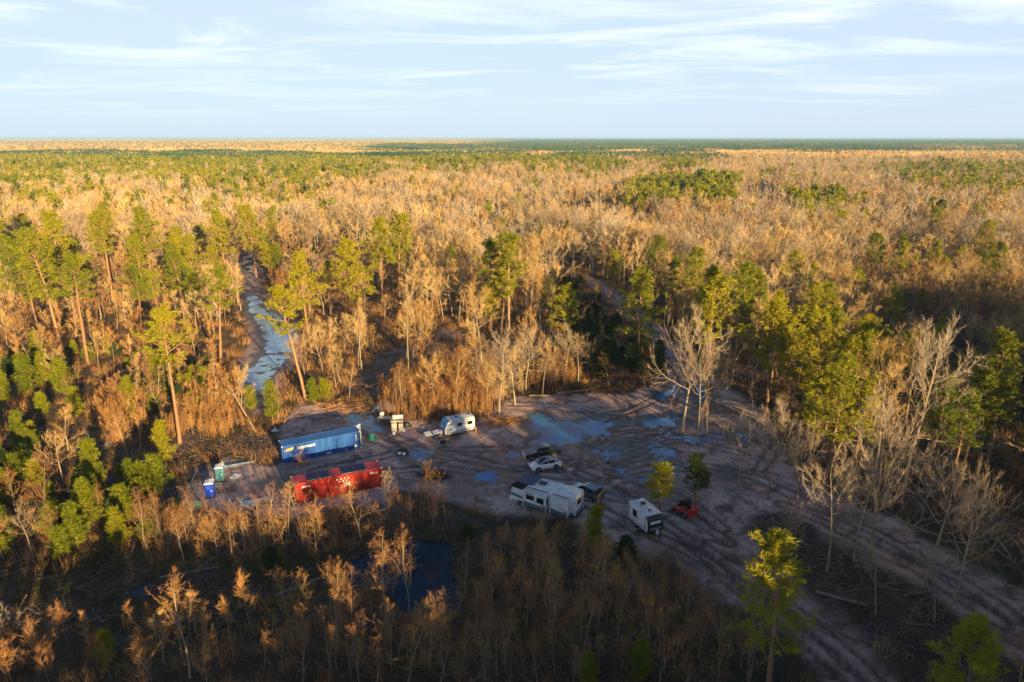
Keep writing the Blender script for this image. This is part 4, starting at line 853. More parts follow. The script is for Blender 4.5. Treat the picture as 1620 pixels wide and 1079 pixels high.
def pine_geo(seed, h, cs=.5, R=4.2, nbr=34, cl=9, ncl=20, L=.62, wd=.14, lean=.03, flat=True, k=1.0):
    r = np.random.default_rng(seed); segs = []; la = r.uniform(0, 2*pi)
    tr = path((0, 0, -.4), (lean*cos(la), lean*sin(la), 1), h+.2, 9, .025, .02, r); r0 = h*.0150*k
    segs += rad_segs(tr, r0*1.1, r0*.2); C_ = []; az = r.uniform(0, 6); lumps = r.uniform(.55, 1.25, 7)
    for i in range(nbr):
        t = cs+(1-cs)*((i+r.random())/nbr)**.92; p, _ = along(tr, min(t, .985)); az += 2.4+r.normal(0, .5); s = (t-cs)/(1-cs)
        prof = (.55+.45*sin(min(s*3.2, 1.57)))*(1-s)**.55+.10; el = radians(2+45*s+r.normal(0, 9))
        Lb = R*prof*lumps[int(az/0.9) % 7]*r.uniform(.65, 1.2)
        b_ = path(p, (cos(az)*cos(el), sin(az)*cos(el), sin(el)), Lb, 4, .13, .09, r); segs += rad_segs(b_, r0*.30*(1-.5*s), r0*.07)
        for j in range(cl):
            q, _ = along(b_, .38+.62*(j+r.random())/cl if Lb > 1.2 else .9); sp = .22+.20*Lb
            C_.append(q+np.array([r.normal(0, sp*.6), r.normal(0, sp*.6), r.normal(.18, .22)]))
    C_.append(tr[-1]); C_.append(tr[-1]-np.array([0, 0, .5])); C_ = np.array(C_)
    return segs, clump_blades(C_, ncl, L, wd, r)
def pine_meshes(name, seed, h, leaf='needle', bark='pine_bark', **kw):
    segs, (V, F) = pine_geo(seed, h, **kw)
    return mesh_of(name+'_trunk', [(*tubes(segs, 6), 0)], [M[bark]]), mesh_of(name+'_crown', [(V, F, 0)], [M[leaf]]), h
def young_geo(seed, h, R=1.7, n=300, ncl=13, L=.42, wd=.09):
    r = np.random.default_rng(seed); segs = rad_segs([np.array([0, 0, -.3]), np.array([0, 0, h*.95])], h*.014, .015); C_ = []; az = 0
    nb = 44
    for i in range(nb):
        t = .06+.9*i/nb; az += 2.4+r.normal(0, .4); Lb = R*((1-t)**.62)*r.uniform(.55, 1.25)*(1 if t > .15 else .8); el = radians(15+35*t)
        b_ = path((0, 0, t*h), (cos(az)*cos(el), sin(az)*cos(el), sin(el)), Lb, 3, .12, .25, r); segs += rad_segs(b_, .028, .01)
        for j in range(n//nb):
            q, _ = along(b_, .25+.75*r.random()); C_.append(q+r.normal(0, .16, 3))
    C_.append(np.array([0, 0, h*.97])); return segs, clump_blades(np.array(C_), ncl, L, wd, r, .8, .45)
def young_meshes(name, seed, h, leaf='needle_young', **kw):
    segs, (V, F) = young_geo(seed, h, **kw)
    return mesh_of(name+'_trunk', [(*tubes(segs, 4), 0)], [M['pine_bark']]), mesh_of(name+'_crown', [(V, F, 0)], [M[leaf]]), h

BARE = [bare_meshes('bare_tree', 100+i, h, 'bark_pale', 'twig_tan', **kw) for i, (h, kw) in enumerate([
    (15, dict(cs=.36, spread=.42, nl=12)), (16, dict(cs=.45, spread=.38, nl=11, elev=(22, 68))), (14, dict(cs=.3, spread=.40, nl=13, elev=(15, 65))),
    (17, dict(cs=.45, spread=.40, nl=12, elev=(15, 65))), (13, dict(cs=.28, spread=.30, nl=12, elev=(40, 75), lean=.08)), (16, dict(cs=.55, spread=.34, nl=10)),
    (12, dict(cs=.25, spread=.36, nl=11, lean=.12)), (18, dict(cs=.5, spread=.28, nl=12, elev=(40, 75)))])]
GHOST = [bare_meshes('white_bare_tree', 150+i, h, 'bark_pale', 'twig_pale', **kw) for i, (h, kw) in enumerate([
    (18, dict(cs=.42, spread=.48, nl=14, nb=12, tw=3600, elev=(12, 62), k=1.15, tl=(.5, 1.3), twd=.032)), (16, dict(cs=.48, spread=.46, nl=12, nb=11, tw=2800, elev=(0, 55), k=1.0, twd=.032)), (20, dict(cs=.34, spread=.42, nl=17, nb=12, tw=4200, elev=(10, 65), k=1.1, twd=.032))])]
SAP = [bare_meshes('bare_sapling', 200+i, h, 'bark_pale', 'twig_orange', up=.04, dn=.85, tn=.8, **kw) for i, (h, kw) in enumerate([
    (7.5, dict(cs=.25, spread=.36, nl=13, nb=8, tw=1300, tl=(.15, .5), twd=.018, elev=(30, 74), k=.75)), (6.5, dict(cs=.2, spread=.40, nl=14, nb=8, tw=1300, tl=(.15, .5), twd=.018, elev=(40, 75), k=.75)),
    (8.5, dict(cs=.35, spread=.34, nl=12, nb=8, tw=1300, tl=(.15, .5), twd=.018, elev=(32, 74), k=.7)), (5.5, dict(cs=.12, spread=.36, nl=14, nb=8, tw=1200, tl=(.15, .5), twd=.018, elev=(40, 75), k=.7)),
    (9.5, dict(cs=.4, spread=.34, nl=13, nb=8, tw=1400, tl=(.15, .5), twd=.018, elev=(40, 75), k=.7)), (7.0, dict(cs=.18, spread=.34, nl=13, nb=8, tw=1400, tl=(.15, .5), twd=.018, elev=(35, 70), k=.8))])]
PINE = [pine_meshes('pine', 300+i, h, **kw) for i, (h, kw) in enumerate([
    (22, dict(cs=.52, R=5.6)), (20, dict(cs=.45, R=5.0, nbr=38)), (24, dict(cs=.54, R=6.0, nbr=38)), (18, dict(cs=.36, R=4.8, nbr=40)),
    (21, dict(cs=.56, R=5.6, nbr=32)), (19, dict(cs=.48, R=4.8, nbr=34, lean=.07)), (23, dict(cs=.40, R=5.8, nbr=46))])]
SPARSE = [pine_meshes('pine_sparse', 330, 22, cs=.62, R=5.8, nbr=20, cl=10), pine_meshes('pine_sparse', 333, 20, cs=.6, R=4.6, nbr=18, cl=9, lean=.08)]
YOUNG = [young_meshes('young_pine', 400+i, h, **kw) for i, (h, kw) in enumerate([
    (6, dict(R=1.9)), (5, dict(R=2.0)), (4, dict(R=1.6)), (7, dict(R=2.2, n=350)), (3.2, dict(R=1.5, n=220))])]
SLIM = [pine_meshes('slim_pine', 440, 9.0, leaf='needle', cs=.34, R=1.75, nbr=40, cl=6, ncl=14, L=.42, wd=.09, k=.8), pine_meshes('slim_pine', 441, 9.5, leaf='needle_dark', cs=.42, R=1.6, nbr=40, cl=6, ncl=14, L=.42, wd=.09, k=.8)]
DARK = [young_meshes('evergreen', 460+i, h, leaf='needle_dark', R=R_, n=380, ncl=14, L=.38, wd=.13) for i, (h, R_) in enumerate([(6, 2.3), (4, 2.0), (2.6, 1.6), (9, 3.0)])]

def plant(kindname, proto, loc, s=1.0, rz=None, label=None, cat='tree', group=None, tilt=(0, 0), sxy=1.0):
    a, b, h = proto
    o = empty(kindname, loc, random.uniform(0, 6.28) if rz is None else rz, label, cat, group)
    o.rotation_euler = (tilt[0], tilt[1], o.rotation_euler[2]); o.scale = (s*sxy, s*sxy, s)
    link('trunk', a, o); link('crown', b, o)
    return o
USED = []
# ---- trees one can tell apart: (foot px, foot py, top py, prototype, label)
def stand(kindname, protos, rows, cat='tree', group=None, sxy=1.0):
    for k, row in enumerate(rows):
        px_, by, ty, pi_, lab = row[:5]; tilt = row[5] if len(row) > 5 else (0, 0); sx = row[6] if len(row) > 6 else sxy
        p = on(px_, by); h = top_height(px_, by, ty)-p.z; pr = protos[pi_ % len(protos)]
        plant(kindname, pr, p, h/pr[2], None, lab, cat, group, tilt, sx); USED.append((p.x, p.y, 2.0 if h > 8 else 1.2))
PG = 'tall pines around the clearing'
stand('pine_tree', SPARSE, [
    (285, 702, 495, 0, 'tall lone pine with a flat sparse crown, left of the blue container', (0.05, -0.06)),
    (350, 585, 428, 1, 'leaning thin-crowned pine just left of the flooded track', (0.0, -0.08)),
    (484, 632, 455, 1, 'narrow thin-crowned pine standing at the near right edge of the flooded track', (0.02, -0.03)),
    (140, 578, 408, 0, 'tall yellow pine with an upswept limb, before the far left pine clump', (0.04, -0.05))], group=PG)
stand('pine_tree', PINE, [
    (95, 545, 365, 6, 'bushy pine at left, its trunk leaning, behind the tall pine with the upswept limb'),
    (60, 520, 382, 3, 'leftmost pine of the yellow-green clump near the left edge'),
    (118, 490, 338, 1, 'pine at the top of the yellow-green clump near the left edge'),
    (178, 475, 338, 2, 'broad-crowned pine right of the yellow-green clump at left'),
    (245, 462, 332, 5, 'slender pine between the broad-crowned pine and the flooded track'),
    (292, 505, 390, 6, 'dense pine left of the leaning thin-crowned pine'),
    (318, 520, 425, 1, 'low dense pine touching the leaning thin-crowned pine'),
    (362, 452, 335, 1, 'pine left of the narrow upper end of the flooded track'),
    (406, 440, 328, 6, 'dark pine at the narrow upper end of the flooded track'),
    (493, 560, 405, 5, 'open-crowned pine right of the middle of the flooded track'),
    (10, 452, 308, 4, 'pine cut by the left edge of the picture, high above the young pines'),
    (568, 525, 382, 3, 'left pine of the row of three behind the bare poles'),
    (605, 480, 350, 1, 'middle pine of the row of three behind the bare poles'),
    (632, 470, 340, 6, 'right and darkest pine of the row of three behind the bare poles'),
    (775, 525, 385, 4, 'left pine of the close long-trunked group behind the centre thicket'),
    (792, 533, 398, 1, 'shorter pine inside the close long-trunked group behind the centre thicket'),
    (806, 535, 372, 2, 'tallest pine of the close long-trunked group behind the centre thicket'),
    (972, 475, 398, 1, 'pine with a thin crown left of the group where the forest road climbs away'),
    (1008, 590, 432, 3, 'full-crowned pine standing beside the forest road'),
    (1030, 480, 376, 2, 'pine at the far end of the belt along the forest road'),
    (1062, 505, 408, 1, 'pine in the belt along the forest road, second from its far end'),
    (1086, 525, 396, 6, 'broad pine in the middle of the belt along the forest road'),
    (1120, 560, 425, 3, 'bright yellow-green pine in the middle of the belt along the forest road'),
    (1118, 655, 450, 4, 'tall pine with a long straight trunk behind the pale twin-stemmed tree'),
    (1160, 590, 422, 6, 'tallest broad pine of the belt right of the forest road'),
    (1192, 575, 432, 2, 'pine on the right shoulder of the belt of pines by the forest road'),
    (1212, 655, 482, 1, 'narrow pine right of the belt, its trunk in shade'),
    (1246, 660, 505, 6, 'dense low-crowned pine above the upper right edge of the clearing'),
    (1285, 640, 490, 3, 'broad pine right of the dense low-crowned pine above the clearing'),
    (1352, 665, 512, 1, 'dark pine with a rounded top, left of the big pale tree crown'),
    (1388, 650, 525, 3, 'pine half hidden behind the big pale tree crown'),
    (1306, 775, 572, 6, 'big bright yellow-green pine at the right edge of the clearing'),
    (1276, 765, 600, 4, 'shaded pine joined to the left side of the big bright pine'),
    (1340, 770, 605, 1, 'smaller pine joined to the right side of the big bright pine'),
    (1524, 740, 585, 3, 'bright-topped pine near the right edge behind bare trees'),
    (1560, 745, 600, 1, 'dark pine right of the bright-topped pine near the right edge'),
    (1500, 790, 625, 5, 'drooping pine below the bright-topped pine near the right edge'),
    (1213, 1110, 868, 6, 'large bright pine in the lower right foreground, its crown over the sandy track', (0, 0), 1.15),
    (1500, 1230, 1006, 3, 'bright pine top rising from the bottom edge at lower right'),
    (888, 560, 455, 3, 'dark narrow evergreen between the long-trunked pines and the forest road'),
    (1615, 760, 640, 1, 'dark pine cut by the right edge of the picture')], group=PG)
stand('pine_tree', SLIM, [
    (1043, 810, 736, 0, 'slim young pine with bare lower stem, between small camper and red loader', (0, 0), 1.9),
    (1098, 798, 722, 1, 'slim dark young pine with a bare lower stem beside the red loader', (0, 0), 1.9)], group='slim young pines in the clearing')
stand('young_pine', YOUNG, [
    (432, 665, 602, 3, 'rounded bushy bright green pine above the left end of the blue container', (0, 0), 1.2),
    (398, 648, 612, 1, 'low bushy pine left of the rounded one above the blue container', (0, 0), 1.2),
    (150, 775, 694, 3, 'big bushy yellow-green pine on the left, alone among dead brush', (0, 0), 1.2),
    (262, 735, 665, 0, 'bushy pine at the foot of the tall lone pine'),
    (250, 785, 722, 1, 'bushy pine just left of the grey and blue cabins', (0, 0), 1.2),
    (45, 625, 560, 0, 'bushy pine leftmost of the bright cluster with rusty lower branches', (0, 0), 1.2), (75, 615, 556, 3, 'tall bushy pine in the middle of the bright cluster with rusty lower branches', (0, 0), 1.2),
    (102, 625, 568, 1, 'bushy pine rightmost of the bright cluster with rusty lower branches', (0, 0), 1.2),
    (70, 660, 622, 2, 'small bushy pine below the bright cluster at left'), (122, 660, 612, 0, 'bushy pine below and right of the bright cluster at left', (0, 0), 1.2),
    (8, 640, 588, 1, 'bushy pine cut by the left edge beside the bright cluster'),
    (124, 868, 795, 3, 'bushy pine right of the pale little fan-shaped tree at lower left', (0, 0), 1.2), (85, 850, 798, 1, 'bushy pine behind the pale little fan-shaped tree at lower left', (0, 0), 1.2),
    (8, 860, 800, 0, 'bushy pine cut by the left edge at lower left', (0, 0), 1.2), (100, 880, 835, 2, 'low bushy pine in front of its neighbour at lower left', (0, 0), 1.2),
    (10, 800, 745, 1, 'bushy pine at the left edge above the lower pair', (0, 0), 1.2), (60, 770, 728, 2, 'small dull bushy pine left of the big lone bushy pine', (0, 0), 1.2),
    (496, 636, 600, 2, 'small bushy pine beside the foot of the narrow thin-crowned pine'), (515, 634, 602, 4, 'smallest bushy pine right of the narrow thin-crowned pine'),
    (941, 872, 800, 0, 'bright green bushy pine below the rear of the long camper', (0, 0), 1.1),
    (170, 1050, 1000, 2, 'dull green bushy pine in the shade near the bottom left'),
    (930, 1085, 1036, 2, 'olive bushy pine at the bottom edge, centre right', (0, 0), 1.2),
    (1012, 1075, 1015, 1, 'olive bushy pine at the bottom edge right of its neighbour', (0, 0), 1.2)], group='bushy young pines')
stand('evergreen_shrub', DARK, [
    (988, 905, 852, 1, 'dark green shrub above the lower track, right of the bright bushy pine', (0, 0), 1.0),
    (1040, 600, 540, 0, 'dark evergreen shrub beside the near end of the forest road'), (1000, 590, 545, 1, 'dark evergreen shrub left of the near end of the forest road'),
    (960, 570, 515, 0, 'dark evergreen shrub beside the middle of the forest road'), (930, 545, 490, 0, 'dark evergreen shrub left of the middle of the forest road'),
    (905, 520, 462, 3, 'dark evergreen tree left of the far part of the forest road'), (945, 600, 548, 1, 'dark evergreen shrub behind the orange clumps'),
    (675, 428, 400, 1, 'small dark evergreen alone among bare trees, upper centre'), (430, 900, 870, 2, 'low dark shrub near the small pool'),
    (740, 855, 835, 2, 'low dark shrub at the right shore of the dark pond')], cat='shrub', group='dark evergreen shrubs')
stand('bare_tree', GHOST, [
    (1080, 682, 510, 0, 'pale spreading tree with a dark lower trunk, left of the twin stems', (0.02, 0.0), .8),
    (1102, 698, 545, 1, 'pale slanting left stem of the twin trees in the clearing', (0.0, 0.12), .7),
    (1118, 690, 560, 1, 'pale upright right stem of the twin trees in the clearing', (0, 0), .7),
    (1372, 905, 640, 2, 'huge pale bare tree with a spreading white crown at right', (0, 0), .75),
    (1308, 905, 720, 1, 'pale slender bare tree left of the huge pale one', (0, 0), .75),
    (1350, 890, 740, 0, 'curved bare tree just left of the huge pale trunk', (0, 0), .75),
    (1462, 930, 735, 1, 'pale bare tree right of the huge pale one, leaning right', (0.0, 0.08)),
    (1508, 955, 765, 0, 'pale bare tree standing over the upper right track', (0, 0), .75),
    (1190, 640, 570, 1, 'low pale crooked tree at the top right corner of the clearing', (0, -.1)),
    (1430, 770, 520, 2, 'large tan bare crown behind the huge pale tree, above the dark hollow', (0, 0), .75),
    (1500, 760, 655, 0, 'pale forked bare tree behind the pale bare tree over the track'),
    (842, 415, 320, 0, 'big pale spreading bare tree behind the long-trunked pines', (0, 0), 1.2),
    (50, 872, 805, 0, 'pale little fan-shaped bare tree at lower left', (0, 0), 1.0),
    (1335, 520, 455, 1, 'small pale bare tree above the shaded hollow at right'), (1245, 525, 450, 0, 'rounded tan bare tree behind the belt of pines'),
    (1600, 1000, 850, 1, 'pale bare tree cut by the right edge above the track'),
    (1240, 880, 800, 0, 'small pale leaning tree at the near edge of the leaf litter island', (0, -.15)),
    (1385, 975, 875, 1, 'thin twisted bare tree in the leaf litter between the tracks'),
    (1478, 985, 880, 1, 'thin curved bare tree in the leaf litter near the upper track'),
    (1168, 770, 660, 1, 'pale branching tree at the right edge of the clearing', (0, 0), .75), (1215, 790, 655, 0, 'tan twiggy tree right of the branching tree at the clearing edge'),
    (1258, 800, 680, 1, 'grey bare tree below the big bright pine'), (893, 612, 525, 0, 'rounded pale bare tree right end of the centre thicket'),
    (832, 618, 520, 2, 'wide grey bare tree in the centre thicket'), (790, 655, 530, 2, 'pale straight bare tree in the centre thicket above the silver trailer'),
    (18, 1040, 965, 1, 'pale bare tree cut by the left edge at the bottom')], group='pale bare trees')
stand('bare_tree', BARE, [
    (722, 640, 548, 0, 'tan tree at the left of the centre thicket, nearest the dead pole'), (752, 632, 535, 3, 'tan many-limbed tree in the middle of the centre thicket'),
    (690, 648, 560, 2, 'low reddish tan tree in front of the dead pole'), (858, 625, 545, 1, 'tan tree right of the middle of the centre thicket'),
    (770, 650, 560, 4, 'tan tree just behind the trailer with the blue front'), (815, 640, 548, 6, 'leaning tan tree at the right of the centre thicket'),
    (915, 605, 530, 5, 'tan tree at the right end of the centre thicket, by the orange clumps')], group='trees of the centre thicket')
# a bare fallen-top pole, a leaning dead trunk
def snag(loc, h, tilt, label, stubs, top=.1):
    r = np.random.default_rng(int(loc[0]*10) % 97); o = empty('dead_tree', loc, 0, label, 'dead tree'); o.rotation_euler = (tilt[0], tilt[1], 0)
    t = path((0, 0, -.3), (0, 0, 1), h, 9, .03, .02, r); s = rad_segs(t, .17, top*.7); link('trunk', mesh_of('snag', [(*tubes(s, 7), 0)], [M['bark_pale']]), o)
    for f, L, az in stubs:
        p, _ = along(t, f); b_ = path(p, (cos(az), sin(az), .35), L, 4, .25, -.05, r); link('branch', mesh_of('snag_branch', [(*tubes(rad_segs(b_, .08, .03), 5), 0)], [M['bark_pale']]), o)
    USED.append((loc[0], loc[1], 2))
snag(on(647, 625), top_height(647, 625, 448), (0, 0.03), 'tall dead pole with broken stubs in front of the bare trees', [(.62, 3.2, 3.0), (.9, 1.0, 0.3), (.75, .8, 2.6)])
snag(on(404, 684), 9.5, (0.05, -0.34), 'bare leaning trunk left of the bushy pine above the blue container', [(.6, 1.5, 2.5), (.8, 1.6, 1.0), (.9, 1.2, 4.0)], .05)
snag(on(1005, 760-250), 6, (.2, .3), 'broken dead trunk leaning over the forest road', [(.7, 1.5, 0)])
def sapling_rows(rows, group, lab):
    for k, (px_, by, h) in enumerate(rows):
        p = on(px_, by); pr = SAP[k % len(SAP)]; plant('bare_sapling', pr, p, h/pr[2], None, lab, 'sapling', group); USED.append((p.x, p.y, 1))
stand('bare_sapling', SAP, [
    (571, 852, 745, 5, 'big orange-lit sapling rising in front of the right half of the red container', (0, 0), 1.2),
    (476, 748, 712, 3, 'small pinkish bush-like sapling in front of the blue container', (0, 0), 1.2),
    (868, 1022, 955, 5, 'bright orange-lit sapling alone in the shaded foreground', (0, 0), 1.2),
    (300, 1075, 880+30, 4, 'tall dim sapling near the bottom left'),
    (512, 865, 785, 1, 'orange sapling below the middle of the red container', (0, 0), 1.2),
    (645, 1085, 945, 5, 'tall golden sapling at the bottom centre left', (0, 0), 1.2), (612, 1010, 870, 4, 'tall rusty sapling below the dark pond'),
    (735, 935, 860, 0, 'bluish thin sapling at the right shore of the dark pond'),
    (965, 640-25, 555, 5, 'orange clump-like sapling at the top edge of the clearing', (0, 0), 1.2), (1020, 612, 568, 3, 'rounded orange sapling at the near end of the forest road', (0, 0), 1.2),
    (942, 600, 540, 1, 'yellowish sapling left of the orange clump at the top edge of the clearing')], cat='sapling', group='saplings that stand apart')

# ---------------------------------------------------------------- scattered woods
def jgrid(x0, x1, y0, y1, sp, seed):
    r = np.random.default_rng(seed); gx_, gy_ = np.meshgrid(np.arange(x0, x1, sp), np.arange(y0, y1, sp))
    return gx_.ravel()+r.uniform(-.5, .5, gx_.size)*sp, gy_.ravel()+r.uniform(-.5, .5, gx_.size)*sp
FRX = 810/FPX
def inview(x, y, m=25): d = y*cos(PITCH)+CAM_H*sin(PITCH); return (np.abs(x) < d*FRX+m) & (y > 35)
def keep_off(x, y, polys, pad=0):
    px_, py_ = PX(x, y); ok = np.ones(len(x), bool)
    for P in polys:
        if pad: ok &= poly_dist(wpoly(P), x, y) < -pad
        else: ok &= ~inpoly(px_, py_, P)
    return ok
def free(x, y):
    ok = np.ones(len(x), bool)
    for a, b, c in USED: ok &= (x-a)**2+(y-b)**2 > c*c
    return ok
def pinef(px_, py_, x, y):
    j = vnoise(x, y, .006, 91, 3)
    q = py_+j*9*np.clip((py_-214)/40, .1, 1.2); p2 = px_+vnoise(x, y, .005, 92, 3)*60
    f = np.full(x.shape, .018)
    def box(a, b, c, d, v):
        nonlocal f; m = (p2 > a) & (p2 < b) & (q > c) & (q < d); f = np.where(m, np.maximum(f, v), f)
    box(780, 3000, 100, 229, .95); box(600, 1420, 229, 238, .75); box(-900, 620, 229, 238, .12); box(-900, 780, 100, 229, .12)
    box(-900, 990, 240, 259, .75); box(-900, 600, 259, 288, .45); box(600, 950, 259, 275, .18); box(-900, 520, 288, 330, .11)
    box(985, 1160, 283, 314, .9); box(1040, 1105, 240, 268, .7); box(1240, 1330, 300, 326, .5); box(1400, 1700, 262, 300, .30)
    box(1400, 1700, 228, 242, .30); box(-100, 450, 330, 400, .05); box(-100, 450, 400, 470, .04); box(1170, 1640, 380, 450, .06); box(1130, 1500, 480, 640, .11)
    return f*(.35+1.3*np.clip(vnoise(x, y, .02, 93, 2)+.5, 0, 1)) if True else f
# (1) bare woods up to 330 m
GAPS = [CLEAR, BRUSHY, OPENL, TRAIL, OPENM, POND, POND2]
ROADSIDE = [(860, 430), (925, 445), (965, 478), (1010, 520), (1045, 560), (1050, 590), (1045, 625), (930, 618), (905, 590), (885, 540), (870, 490)]
THICK = [[(600, 665), (605, 610), (640, 600), (700, 590), (760, 590), (800, 615), (800, 640), (770, 668), (690, 668)],
         [(268, 692), (280, 640), (330, 600), (380, 600), (372, 640), (400, 690), (330, 695)],
         [(150, 690), (150, 640), (190, 610), (235, 640), (230, 680), (190, 700)],
         [(840, 612), (860, 560), (900, 560), (925, 600), (900, 618)]]
ROW = [[(225, 888), (232, 845), (300, 838), (430, 842), (560, 842), (600, 822), (690, 812), (710, 830), (640, 852), (560, 865), (430, 890), (300, 885)],
       [(420, 1100), (440, 975), (560, 945), (640, 975), (740, 965), (750, 900), (800, 868), (900, 880), (1010, 900), (1140, 975), (1240, 1100)],
       [(0, 1100), (0, 1000), (200, 1020), (420, 980), (430, 1100)]]
X1, Y1 = jgrid(-260, 260, 52, 330, 4.4, 1)
ok = inview(X1, Y1, 30) & keep_off(X1, Y1, [CLEAR, TRAIL], .8) & keep_off(X1, Y1, [ROADSIDE]) & keep_off(X1, Y1, GAPS+[MARSH]) & free(X1, Y1)
X1, Y1 = X1[ok], Y1[ok]; p1x, p1y = PX(X1, Y1); c1x, c1y = PX(X1, Y1, 13.0)
rr = np.random.default_rng(5); u1 = rr.random(len(X1)); fore = p1y > 790; isl = inpoly(p1x, p1y, ISLAND)
leftyoung = (p1x < 420) & (p1y > 540)
thick = np.zeros(len(X1), bool)
for P in THICK: thick |= inpoly(p1x, p1y, P)
f1 = pinef(c1x, c1y, X1, Y1)
kind1 = np.where(u1 < np.where(fore | leftyoung, 0, f1), 'pine', np.where(u1 > np.where(fore, .02, np.where(leftyoung, .45, .70)), 'sap', 'bare'))
kind1 = np.where(thick, 'sap', kind1)
gapn = vnoise(X1, Y1, .03, 56, 3) < -.16; drop = (gapn & (kind1 != 'pine') & (rr.random(len(X1)) < .8)) | ((p1x < 640) & (p1y > 420) & (kind1 == 'bare') & (rr.random(len(X1)) < .35)) | ((p1y > 780) & (p1x < 1240) & (p1x > 190)) | ((p1y > 900) & (p1x <= 190)) | (isl & (rr.random(len(X1)) > .10)) | (leftyoung & (rr.random(len(X1)) > .42)) | (fore & (p1x > 1240) & (rr.random(len(X1)) > .35))
X1, Y1, kind1, p1x, p1y, c1x, c1y = [a[~drop] for a in (X1, Y1, kind1, p1x, p1y, c1x, c1y)]
LMK = [(285, 700, 'tall lone pine'), (350, 585, 'leaning thin-crowned pine'), (484, 632, 'narrow thin-crowned pine'), (140, 578, 'pine with the upswept limb'), (100, 500, 'yellow-green pine clump'), (178, 475, 'broad-crowned left pine'),
       (430, 540, 'flooded track'), (395, 420, 'narrow flooded track end'), (600, 500, 'row of three pines'), (647, 625, 'tall dead pole'), (795, 530, 'close long-trunked pines'), (842, 415, 'big pale spreading tree'), (700, 620, 'centre thicket'),
       (888, 560, 'dark narrow evergreen'), (940, 450, 'far forest road'), (1000, 520, 'middle forest road'), (1050, 600, 'near forest road'), (1086, 525, 'belt of pines'), (1160, 590, 'tallest pine of the belt'),
       (1080, 682, 'pale tree in the clearing'), (1306, 775, 'big bright yellow-green pine'), (1246, 660, 'dense low-crowned pine'), (1372, 905, 'huge pale bare tree'), (1430, 770, 'large tan crown'), (1508, 955, 'pale tree by the upper track'), (1524, 740, 'bright-topped right pine'),
       (1335, 520, 'small pale hollow-side tree'), (1500, 600, 'dark hollow at right'), (1213, 1060, 'foreground pine'), (50, 872, 'pale fan-shaped little tree'), (75, 615, 'bright bushy pine cluster'), (150, 770, 'big lone bushy pine'), (200, 660, 'left orange thicket'),
       (645, 900, 'dark pond'), (868, 1022, 'bright orange-lit sapling'), (941, 872, 'bright green bushy pine'), (240, 925, 'small pool'), (330, 860, 'portable toilets'), (535, 800, 'red container'), (865, 812, 'long camper'), (1000, 905, 'dark trackside shrub'), (675, 428, 'small lone evergreen'), (1180, 400, 'small pine above the belt'), (1450, 440, 'rounded right-hand pines')]
def whereis(px_, py_):
    b = min(LMK, key=lambda l: (l[0]-px_)**2+((l[1]-py_)*1.7)**2); dx = px_-b[0]; dy = (py_-b[1])*1.7; d = hypot(dx, dy)
    near_ = 'close ' if d < 38 else ('' if d < 85 else 'far ')
    return near_+('left of the ' if dx < 0 and abs(dx) > abs(dy) else 'right of the ' if abs(dx) > abs(dy) else 'behind the ' if dy < 0 else 'in front of the ')+b[2]
def sizeword(s, t): return ('short ' if s < .86 else 'tall ' if s > 1.02 else 'mid-sized ')+('leaning ' if hypot(*t) > .055 else 'upright ' if hypot(*t) < .02 else '')
def region(px_, py_):
    if py_ > 830: return 'in the shaded foreground right of the dark pond' if px_ > 730 else ('in the shaded foreground left of the dark pond' if px_ < 450 else 'below the dark pond')
    if px_ > 1180 and py_ > 560: return 'in the open wood right of the clearing'
    if px_ < 390: return 'in the wood left of the flooded track'
    if px_ < 640: return 'between the flooded track and the dead pole'
    if px_ < 940: return 'in the wood above the silver trailer'
    return 'in the shaded wood right of the forest road' if px_ > 1180 else 'in the wood beside the forest road'
lowf = vnoise(X1, Y1, .03, 55, 2); order = np.argsort(Y1)
rest = {'bare': [], 'sap': [], 'pine': []}; cnt = {'bare': len(GHOST)+24, 'sap': 12, 'pine': 60}; lim = {'bare': 296, 'sap': 70, 'pine': 260}
for i in order:
    k = kind1[i]; px_, py_ = p1x[i], p1y[i]; s = random.uniform(.78, 1.12)*(1+.22*float(lowf[i]))
    if k == 'bare' and px_ < 640 and 420 < py_ < 800: s *= .68
    if inpoly(np.array([px_]), np.array([py_]), [(1390, 500), (1660, 520), (1660, 720), (1450, 680)])[0]: s *= .68
    ct = PX(X1[i], Y1[i], 12 if k != 'sap' else 6)
    vis = 0 < ct[0] < 1620 and ct[1] < 1075
    if cnt[k] < lim[k] and vis:
        cnt[k] += 1; loc = (X1[i], Y1[i], zat(X1[i], Y1[i])); j = random.randrange(100); tl = (random.gauss(0, .03), random.gauss(0, .03)); rg = region(px_, py_); wh = sizeword(s, tl), whereis(px_, py_)
        if k == 'bare': plant('bare_tree', BARE[j % 8], loc, s*.95, None, wh[0]+'tan leafless tree '+wh[1], 'tree', 'leafless trees '+rg, tl)
        elif k == 'sap': plant('bare_sapling', SAP[j % 6], loc, s*1.02, None, wh[0]+'thin leafless sapling '+wh[1], 'sapling', 'thin saplings '+rg, tl)
        else: plant('pine_tree', PINE[j % 7], loc, s*.8, None, wh[0]+'green pine '+wh[1], 'tree', 'scattered pines '+rg, tl)
    else: rest[k].append((X1[i], Y1[i], zat(X1[i], Y1[i]), s))
